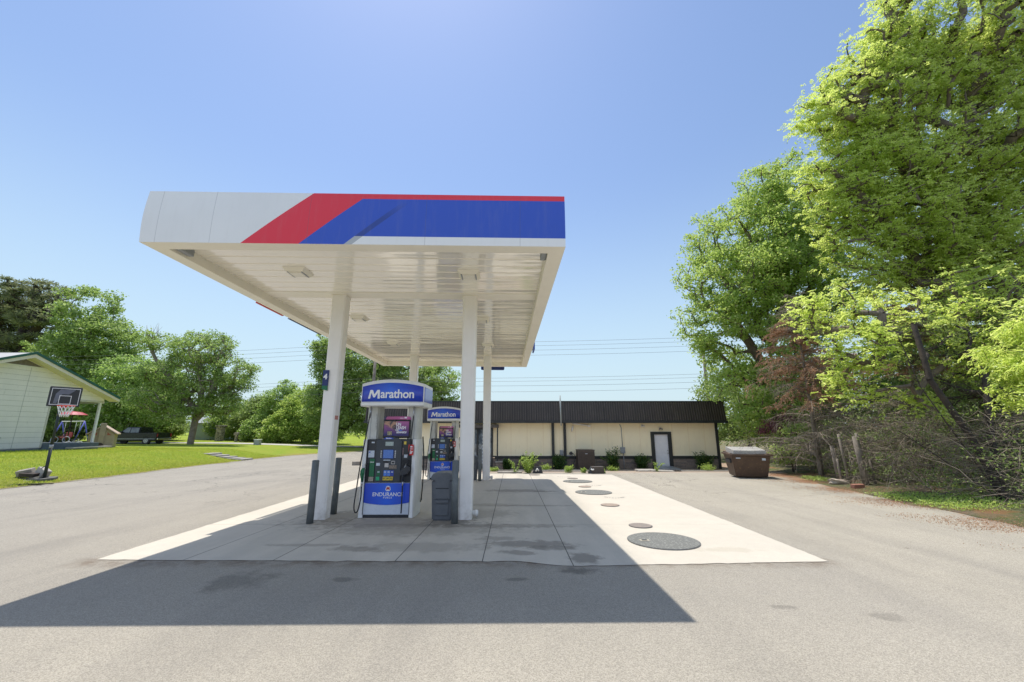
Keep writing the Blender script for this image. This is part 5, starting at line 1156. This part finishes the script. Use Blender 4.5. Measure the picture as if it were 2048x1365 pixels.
# --- right: dead conifer with rust needles and drooping grey twigs
def dead_conifer(name, label, base, h, reach, nb, rust_z, seed, twig=26, lean=(0,0), cat='tree', low=.3, tr=.09, rust=True, green=0):
    r = np.random.default_rng(seed); T = thing(name, label, cat, base, 0); P0, P1, R0, R1 = [], [], [], []; rp = []; gp = []
    tp = lambda f: np.array([lean[0]*f, lean[1]*f, h*f])
    for k in range(14): a, b = tp(k/14), tp((k+1)/14); P0.append(a); P1.append(b); R0.append(tr*(1-k/15)); R1.append(tr*(1-(k+1)/15))
    for i in range(nb):
        f = low/h+(1-low/h)*r.random()**1.1; a = r.random()*2*math.pi; L = reach*(1-.75*f)*(.5+.6*r.random()); p = tp(f); d = np.array([math.cos(a), math.sin(a), .25+.2*r.random()]); n_ = 8
        for k in range(n_):
            q = p+d*L/n_; P0.append(p); P1.append(q); w = .016*(1-k/n_)+.004; R0.append(w*1.1); R1.append(w); 
            for s in range(twig//n_+1):
                td = d*.7+r.normal(0, .55, 3); td[2] -= .25; td /= np.linalg.norm(td); tl = L*.24*(.4+r.random()); pp = p+(q-p)*r.random(); zz_ = p[2]
                for m_ in range(3):
                    q2 = pp+td*tl/3; P0.append(pp); P1.append(q2); R0.append(.0055-.001*m_); R1.append(.0045-.001*m_)
                    if rust and rust_z[0] < zz_ < rust_z[1] and r.random() < .62 and math.sin(i*2.4) > -.45: rp.append((pp, q2))
                    if green and r.random() < green: gp.append((pp, q2))
                    pp = q2; td = td+np.array([0,0,-.30])+r.normal(0, .15, 3); td /= np.linalg.norm(td)
            p = q; d = d+np.array([0,0,-.11])+r.normal(0, .05, 3); d /= np.linalg.norm(d)
    V_, F_ = tubes_np(P0, P1, R0, R1, 3); np_mesh('trunk', V_, F_, BARKG, T)
    for pp, nm, mt, nl in ((rp, 'dead_needles', LF_RUST, 9), (gp, 'crown', LF_DARK, 14)):
        if pp:
            A0 = np.repeat(np.array([a for a, b in pp]), nl, axis=0); A1 = np.repeat(np.array([b for a, b in pp]), nl, axis=0); t_ = r.random((len(A0), 1)); C = A0+(A1-A0)*t_
            A = unit(unit(A1-A0)*.6+r.normal(size=C.shape)*.6); Nn = unit(np.cross(A, r.normal(size=C.shape))); L = .085*(.6+.8*r.random(len(C))); V_, F_ = leaves_np(C+A*.03, A, Nn, L, L*.20); np_mesh(nm, V_, F_, mt, T)
    return T
dead_conifer('dead_conifer', 'dead conifer with rust-brown needles and drooping grey twigs, right of the dumpster', (12.3,16.7,-.25), 7.6, 3.3, 130, (2.7,6.4), 3, twig=34, tr=.13)
dead_conifer('dying_conifer', 'bare grey-twigged conifer behind the wooden posts', (13.6,13.6,-.15), 6.0, 3.3, 110, (3.6,6), 5, twig=34, tr=.11, green=.05)
dead_conifer('dying_conifer', 'bare low-branched conifer behind the leaning multi-stem trunk', (14.2,11.6,-.1), 5.2, 3.2, 110, (9,9), 8, twig=32, tr=.10, green=.08)
# multi-stem leaning cedar at the right edge
MS = [[(11.5,9.9,-.15),(11.0,10.1,1.2),(10.5,10.3,2.6),(10.4,10.5,4.0)],[(11.55,9.95,-.1),(11.4,10.2,1.3),(11.0,10.5,2.8),(11.2,10.8,4.4)],[(11.5,9.95,-.1),(10.7,10.2,.7),(10.0,10.6,1.5)],[(11.6,9.9,-.1),(12.3,10.0,.45),(13.2,10.2,.9)],[(11.6,10.0,.0),(12.0,10.3,1.4),(12.6,10.6,3.0)]]
tree('leaning_cedar', 'multi-stemmed leaning cedar with dark bare trunks at the right verge', (11.5,9.9,-.15), MS, [(12.2,11.4,4.0,1.1,.8,.8),(13.2,11.4,2.6,1.3,.8,.8)], 70, 110, .075, .42, LF_DARK, BARKD, .068, kind='needle', ex=.45, aspect=.22, tipr=.007)
# brushwood and dead twigs on the ground: uncountable
def brush(name, x0, x1, y0, y1, n, zmax, m, seed, kind='stuff'):
    r = np.random.default_rng(seed); P0, P1, R0, R1 = [], [], [], []
    for i in range(n):
        y_ = y0+(y1-y0)*r.random(); x_ = interp(ER, y_)+x0+(x1-x0)*r.random()**.8; z_ = vergez(x_, y_)+zmax*r.random()**1.6
        p = np.array([x_, y_, z_]); d = np.array([r.normal(), r.normal(), r.normal()*.35+.15]); d /= np.linalg.norm(d); L = .25+.55*r.random(); w = .0035+.009*r.random()**3
        for k in range(4):
            q = p+d*L/2.4; P0.append(p); P1.append(q); R0.append(w*(1-k*.2)); R1.append(w*(1-k*.2-.2)); p = q; d = d+r.normal(0, .28, 3)+np.array([0,0,-.06]); d /= np.linalg.norm(d)
            if p[2] < vergez(p[0], p[1]): break
    V_, F_ = tubes_np(P0, P1, R0, R1, 3); return np_mesh(name, V_, F_, m)
o = brush('brushwood', .9, 6.5, 8.5, 21, 8500, 2.0, BARKG, 21); tag(o, 'tangle of dead grey twigs along the right verge', 'brushwood', kind='stuff')

# --- verge ground cover, weeds
def scatter_leaves(name, pts, per, rad, hgt, leaf, asp, m, upright=.5, parent=None):
    C = np.repeat(pts, per, axis=0); C = C+rng.normal(size=C.shape)*np.array([rad, rad, 0]); C[:, 2] += rng.random(len(C))*hgt
    A = unit(rng.normal(size=C.shape)*(1-upright)+np.array([0,0,upright])); Nn = unit(rng.normal(size=C.shape)+np.array([0,0,.6])); Nn = unit(Nn-A*np.sum(Nn*A, axis=1, keepdims=True))
    L = leaf*(.5+rng.random(len(C))); V_, F_ = leaves_np(C, A, Nn, L, L*asp); return np_mesh(name, V_, F_, m, parent)
pts = []
while len(pts) < 1500:
    y_ = rng.random()*22-1; d = rng.random()**1.4*6+.15; x_ = interp(ER, y_)+d
    k = math.sin(x_*1.7+y_*.9)+math.sin(y_*1.3-x_*.6)
    if k > (1.25 if y_ > 10.8 else -.3): pts.append((x_, y_, vergez(x_, y_)))
o = scatter_leaves('ground_cover', np.array(pts), 24, .18, .10, .05, .45, LF_MID, .4); tag(o, 'low weeds and ivy covering the right verge', 'ground cover', kind='stuff')
pts = [(interp(ER, y_)+d_, y_) for y_, d_ in zip(rng.random(5000)*17+2, rng.normal(.2, .75, 5000))]
pts = np.array([(x_, y_, max(gz(x_, y_)+.008, vergez(x_, y_) if x_ > interp(ER, y_) else -9)) for x_, y_ in pts if math.sin(y_*2.3+x_)+rng.random() > .35])
o = scatter_leaves('leaf_litter', pts, 16, .16, .004, .022, .35, LF_RUST, .02); tag(o, 'rust coloured needles and litter along the asphalt edge', 'leaf litter', kind='stuff')
pts = []
for k in range(650):
    y_ = 8+rng.random()*13; x_ = interp(ER, y_)+1.0+rng.random()*4.5; pts.append((x_, y_, vergez(x_, y_)+.1+rng.random()**1.5*2.0))
o = scatter_leaves('undergrowth', np.array(pts), 26, .22, .25, .06, .5, LF_DARK, .1); tag(o, 'small green leaves growing through the dead brush', 'undergrowth', kind='stuff')
# lawn blades
n = 95000; yb_ = rng.random(n)**.8*29+4; d_ = rng.random(n)**1.5*15+.45*rng.random(n)**.5
xs_ = np.interp(yb_, [a for a, b in EL], [b for a, b in EL])-d_+.03
V0 = np.array([(x_, y_, lawnz(x_, y_)+.01) for x_, y_ in zip(xs_, yb_)]); A = unit(rng.normal(size=V0.shape)*.45+np.array([0,0,1])); Nn = unit(np.cross(A, rng.normal(size=V0.shape)))
L = .06*(.5+rng.random(n)); V_, F_ = leaves_np(V0+A*L[:, None]*.4, A, Nn, L, L*.28); o = np_mesh('grass_blades', V_, F_, leafmat('blade', (.28,.42,.03), (.46,.52,.08), .4)); tag(o, 'short grass growing on the lawn by the road', 'grass', kind='stuff')

# individual weeds in front of the store
def weed(name, label, x, y, h, r_, nst, m, leaf=.07, cat='weed', group='weeds in front of the store'):
    T = thing(name, label, cat, (x, y, gz(x, y)), 0, group); P0, P1, C = [], [], []
    for s in range(nst):
        a = rng.random()*6.28; p = np.array([math.cos(a), math.sin(a), 0])*r_*.35*rng.random(); d = np.array([math.cos(a)*.3, math.sin(a)*.3, 1.]); hh = h*(.6+.4*rng.random())
        for k in range(6):
            q = p+d*hh/6*.95; P0.append(p); P1.append(q); C += [p+(q-p)*rng.random() for _ in range(5)]; p = q; d = unit((d+rng.normal(0, .18, 3))[None])[0]
    V_, F_ = tubes_np(P0, P1, np.full(len(P0), .008), np.full(len(P0), .006), 4); np_mesh('stem', V_, F_, LF_WEED, T)
    C = np.repeat(np.array(C), 4 if cat == 'shrub' else 2, axis=0); A = unit(rng.normal(size=C.shape)*np.array([1,1,.5])+np.array([0,0,.25])); Nn = unit(rng.normal(size=C.shape)*.5+np.array([0,0,1])); Nn = unit(Nn-A*np.sum(Nn*A, axis=1, keepdims=True)); L = leaf*(.6+.8*rng.random(len(C)))
    V_, F_ = leaves_np(C+A*r_*.25*rng.random((len(C), 1))+A*L[:, None]*.4, A, Nn, L, L*.45); np_mesh('leaves', V_, F_, m, T); return T
for (x_, y_, h_, r_, ns, lb) in ((.18,18.85,.85,.12,3,'thin leggy weed at the back of the concrete, leftmost'),(.72,18.8,1.1,.35,16,'tall bushy light green weed beside the broken black box'),(2.55,19.0,.35,.35,6,'low yellowish weed between the two ground boxes'),
        (3.22,18.75,.28,.2,4,'small weed touching the left side of the brown ground box'),(4.15,18.7,.36,.14,3,'small weed touching the right side of the brown ground box'),(7.15,20.6,.8,.14,3,'upright young weed standing beside the loose slabs'),
        (-.9,20.9,.25,.4,5,'low flowering weed near the store entrance'),(10.6,22.6,.4,.8,10,'yellow-green sprawling weeds at the right end of the store'),(1.9,22.8,.4,.6,8,'yellow-tipped weed patch below the left downspout'),(5.6,23.2,.25,.7,7,'low weeds right of the cooling unit'),(-1.9,18.8,.12,.3,5,'tiny weeds at the concrete edge by the rear right column')):
    weed('weed', lb, x_, y_, h_, r_, ns, LF_WEED)
for (x_, h_, r_, lb) in ((.9,.95,.5,'dark leafy shrub on the store wall behind the tall weed'),(2.75,.95,.55,'dark shrub at the foot of the left downspout'),(5.9,1.35,.65,'largest dark green shrub against the store, right of the cooling unit'),(7.55,1.0,.5,'dark green shrub against the store, left of the door'),(11.2,1.15,.6,'dark green shrub against the store, right of the door'),(-.3,.7,.4,'small dark shrub by the stone planter')):
    weed('wall_shrub', lb, x_, BY-.75, h_, r_, 16, leafmat('leaf_wall', (.035,.08,.02), (.09,.17,.04), .3), .11, 'shrub', 'shrubs against the store wall')

# --- left: trees
tree('tall_pine', 'tall dark pine with open layered crown at the far left', (-68.5,54,0), [[(-68.5,54,0),(-68.3,54,10),(-67.5,54,21)],[(-68.3,54,9),(-65.5,53,14),(-63.5,53,17)],[(-68.3,54,9),(-71.5,54,15)]],
     [(-67.8,54,19.4,4.6,4,3.2),(-64.3,53,16.4,2.6,3,2.2),(-71.5,54,17.6,4,4,3),(-66.5,54,13.4,3.6,3,1.6),(-71,54,12.6,4,3,1.8),(-74.5,55,15,4,4,5),(-68,53,10.5,3.5,3,1.0)], 480, 75, .50, .85, LF_PINE, BARKD, .5, kind='needle', aspect=.20, shell=.3, tipr=.03, flat=.45)
tree('broad_tree', 'tall broad green tree directly right of the dark pine', (-53.5,50,0), [[(-53.5,50,0),(-53.5,50,9),(-54.5,50,16)]],
     [(-55.3,50,16.4,3.6,3.4,4.0),(-53.0,50,12.3,5.6,4,3.8),(-56.5,50,9.5,5.4,4,4.2),(-51.0,50,8.6,4.4,4,4),(-57.6,49.5,5.4,4,3.4,3.2),(-51.5,49,12.6,3.0,2.6,2.0),(-52,49,4.5,5,3.4,3)], 760, 62, .30, .95, LF_OAK, BARK, .4, shell=.5, tipr=.02, aspect=.6)
tree('pale_tree', 'pale yellow-green bushy tree left of the spreading tree', (-43.8,46.5,0), [[(-43.8,46.5,0),(-43.8,46.5,5)]], [(-44.2,46.5,6.6,4.2,3.2,3.4),(-41.2,46.5,6.2,3.4,3,3.2),(-46.5,46,3.6,3.2,2.6,2.6),(-42,46,3.4,4,2.6,2.4)], 620, 60, .27, .85, LF_HEDGE, BARK, .26, shell=.45, tipr=.018, aspect=.6)
tree('spreading_tree', 'spreading tree with thick pale trunk standing on the lawn', (-32.9,42.2,-.05),
     [[(-32.9,42.2,-.1),(-32.8,42.2,2.2),(-32.5,42.2,4.5),(-33.2,42.2,7.5),(-33.8,42.2,9.6)],[(-32.8,42.2,2.4),(-30.5,42.0,4.8),(-28.9,42,6.4)],[(-32.8,42.2,3.4),(-35.5,42,6.2),(-37.8,42,8.6),(-39.4,42,11)],[(-32.6,42.2,2.8),(-31.2,41.8,5.2),(-30.8,42,8.2)]],
     [(-33.2,42,9.9,3.6,2.8,1.9),(-38.3,42,10.6,1.7,1.5,1.3),(-29.4,42,7.3,2.2,2.2,1.7),(-35.5,42,7.2,3.4,2.6,1.7),(-31.8,42,5.6,3.6,2.6,1.6),(-36.6,42,4.6,3.2,2.6,1.6),(-30.2,42,3.9,2.2,2,1.2),(-28.3,42,6.2,1.2,1.3,.9),(-34,41,3.0,2.5,1.6,.8)], 620, 60, .19, .78, LF_OAK, WOOD, .30, shell=.55, tipr=.014, aspect=.6)
mb = MB()
for k in range(9):
    a = Vector((-38.6,42,10.4)); d = Vector((rng.normal()*.5-.1, 0, 1+rng.random()*.4)); mb.tube([a, a+d*.9, a+d*1.5+Vector((rng.normal()*.3,0,.3))], [.03,.02,.008], 5)
o = mb.build('bare_branches', BARKG, [q for q in bpy.data.objects if q.name.startswith('spreading_tree')][0]); o.location = (32.9,-42.2,.05)
tree('verge_bush', 'leafy green bush on the verge just right of the dumpster', (12.3,18.3,-.3), [[(12.3,18.3,-.3),(12.3,18.3,.8)]], [(12.2,18.2,.7,.9,.8,.8),(13.2,18.6,1.0,1.0,.8,1.0)], 90, 60, .09, .32, LF_MID, BARKD, .04, cat='shrub', zmin=-.2)
hd = [(-29.5,52,3.2,2.6,7.2,LF_HEDGE,'pale feathery tree right of the spreading tree'),(-26.0,51,3.4,3.0,6.6,LF_MID,'bright green bushy tree just left of the front left column'),(-33.5,54,3.4,3.0,5.6,LF_DARK,'dark bushy tree behind the stone pillars'),
      (-37.8,56,3.6,3,5.2,LF_OAK,'green tree behind the leftmost stone pillar and shed'),(-23.0,50,3.2,3.0,7.0,LF_MID,'green tree immediately behind the front left column'),(-46,52,4.5,3.2,4.2,LF_DARK,'dark bush behind the black pickup truck'),(-30.8,49.8,1.6,1.4,3.0,LF_HEDGE,'low pale bush right of the right stone pillar'),(-52,46,4.2,3,3.4,LF_DARK,'dark bush seen through the carport'),(-27.5,48.8,2.2,1.5,3.4,LF_MID,'low green bush in front of the bushy tree')]
for (x_, y_, r_, ry, h_, m_, lb) in hd:
    z0_ = vz(x_, y_)
    tree('hedgerow_tree', lb, (x_,y_,z0_), [[(x_,y_,z0_),(x_,y_,z0_+h_*.5)]], [(x_,y_,z0_+h_*.5,r_,ry,h_*.5),(x_-r_*.45,y_-.6,z0_+h_*.32,r_*.6,ry*.7,h_*.32),(x_+r_*.5,y_-.4,z0_+h_*.38,r_*.55,ry*.7,h_*.36),(x_+r_*.1,y_,z0_+h_*.85,r_*.35,ry*.5,h_*.25)], int(95*r_), 55, .24, .7, m_, BARKD, .12, group='trees and bushes beyond the side street', zmin=z0_, shell=.45, tipr=.014, aspect=.55)
tree('dense_tree', 'large dense dark green tree behind the near pump', (-14.5,46,-.4), [[(-14.5,46,-.4),(-14.5,46,5),(-15.5,46,9)],[(-14.5,46,4),(-10.5,45.5,7)],[(-14.5,46,4),(-19,45.5,8.5)]],
     [(-17.5,46,9.4,5.2,4,3.2),(-12.5,46,8.2,4.4,3.6,2.9),(-8.9,45.5,7.0,2.9,2.8,2.0),(-20.6,45.5,8.5,2.3,2.6,2.6),(-15.5,45,4.6,6.0,3.6,4.0),(-19.5,44.5,4.2,3.6,3,3.8),(-10,45,4.2,4.2,3,3.4),(-21.5,45,10.8,1.4,1.8,1.6)], 1150, 70, .23, .80, LF_OAK, BARKD, .42, shell=.5, tipr=.016, zmin=-.2, aspect=.58)
# far wood closing the horizon
P = []
for k in range(420):
    x_ = -125+rng.random()*190; y_ = 74+rng.random()*14+abs(x_+30)*.05; P.append((x_, y_, rng.random()**1.3*(6.0 if x_ < -8 else 3.6)))
P = np.array(P); C = np.repeat(P, 55, axis=0)+rng.normal(size=(len(P)*55, 3))*np.array([1.3,1.0,.9]); A = unit(rng.normal(size=C.shape)); Nn = unit(np.cross(A, rng.normal(size=C.shape))); L = .5*(.6+.8*rng.random(len(C)))
V_, F_ = leaves_np(C, A, Nn, L, L*.7); o = np_mesh('far_wood', V_, F_, LF_DARK); tag(o, 'distant continuous wood on the horizon behind everything', 'wood', kind='stuff')

# ------------------------------------------------------------------ light, sky, camera
SEL, SX, SY = R(70.3), -.43, .903
az = math.atan2(SX, SY)
w = bpy.data.worlds.new('World'); sc.world = w; w.use_nodes = True; nt = w.node_tree; bg = nt.nodes['Background']
sky = nt.nodes.new('ShaderNodeTexSky'); sky.sky_type = 'NISHITA'; sky.sun_disc = False; sky.sun_elevation = SEL; sky.sun_rotation = az
sky.air_density = 1.6; sky.dust_density = .5; sky.ozone_density = 1.0; sky.altitude = 100
tint = nt.nodes.new('ShaderNodeMix'); tint.data_type = 'RGBA'; tint.blend_type = 'MULTIPLY'; tint.inputs[0].default_value = 1
nt.links.new(sky.outputs[0], tint.inputs[6]); tint.inputs[7].default_value = (.985, 1.005, 1.14, 1); wc = nt.nodes.new('ShaderNodeTexCoord'); sx_ = nt.nodes.new('ShaderNodeSeparateXYZ'); nt.links.new(wc.outputs['Generated'], sx_.inputs[0])
mrz = nt.nodes.new('ShaderNodeMapRange'); mrz.interpolation_type = 'SMOOTHSTEP'; nt.links.new(sx_.outputs[2], mrz.inputs[0])
for i_, v_ in enumerate((-.02, .58, .85, 0.0)): mrz.inputs[i_+1].default_value = v_
hz_ = nt.nodes.new('ShaderNodeMix'); hz_.data_type = 'RGBA'; nt.links.new(mrz.outputs[0], hz_.inputs[0]); nt.links.new(tint.outputs[2], hz_.inputs[6]); hz_.inputs[7].default_value = (4.75, 6.35, 7.4, 1)
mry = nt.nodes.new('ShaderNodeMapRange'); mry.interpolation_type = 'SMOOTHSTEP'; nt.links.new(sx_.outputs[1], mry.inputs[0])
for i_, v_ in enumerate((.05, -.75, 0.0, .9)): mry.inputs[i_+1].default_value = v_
bk_ = nt.nodes.new('ShaderNodeMix'); bk_.data_type = 'RGBA'; nt.links.new(mry.outputs[0], bk_.inputs[0]); nt.links.new(hz_.outputs[2], bk_.inputs[6]); bk_.inputs[7].default_value = (5.2, 6.3, 8.6, 1)   # brightness added to the sky behind the viewer to lift shade under the canopy
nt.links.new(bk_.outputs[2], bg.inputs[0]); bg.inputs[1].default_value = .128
sd = bpy.data.lights.new('sun', 'SUN'); so = bpy.data.objects.new('sun', sd); col.objects.link(so)
sd.energy = 5.0; sd.angle = R(.53); sd.color = (1, .955, .88)
dirv = Vector((math.cos(SEL)*math.sin(az), math.cos(SEL)*math.cos(az), math.sin(SEL)))
so.rotation_euler = (-dirv).to_track_quat('-Z', 'Y').to_euler(); so.location = (0,0,30)
cd = bpy.data.cameras.new('camera'); cam = bpy.data.objects.new('camera', cd); col.objects.link(cam)
cd.sensor_width = 36; cd.lens = 36*800/2048; cd.clip_end = 3000; cam.location = (0,0,1.55); cam.rotation_euler = (R(90+12.35), 0, 0)
sc.camera = cam
sc.view_settings.view_transform = 'Standard'; sc.view_settings.look = 'None'; sc.view_settings.exposure = 0
sc.cycles.max_bounces = 10; sc.cycles.diffuse_bounces = 8; sc.cycles.transparent_max_bounces = 8
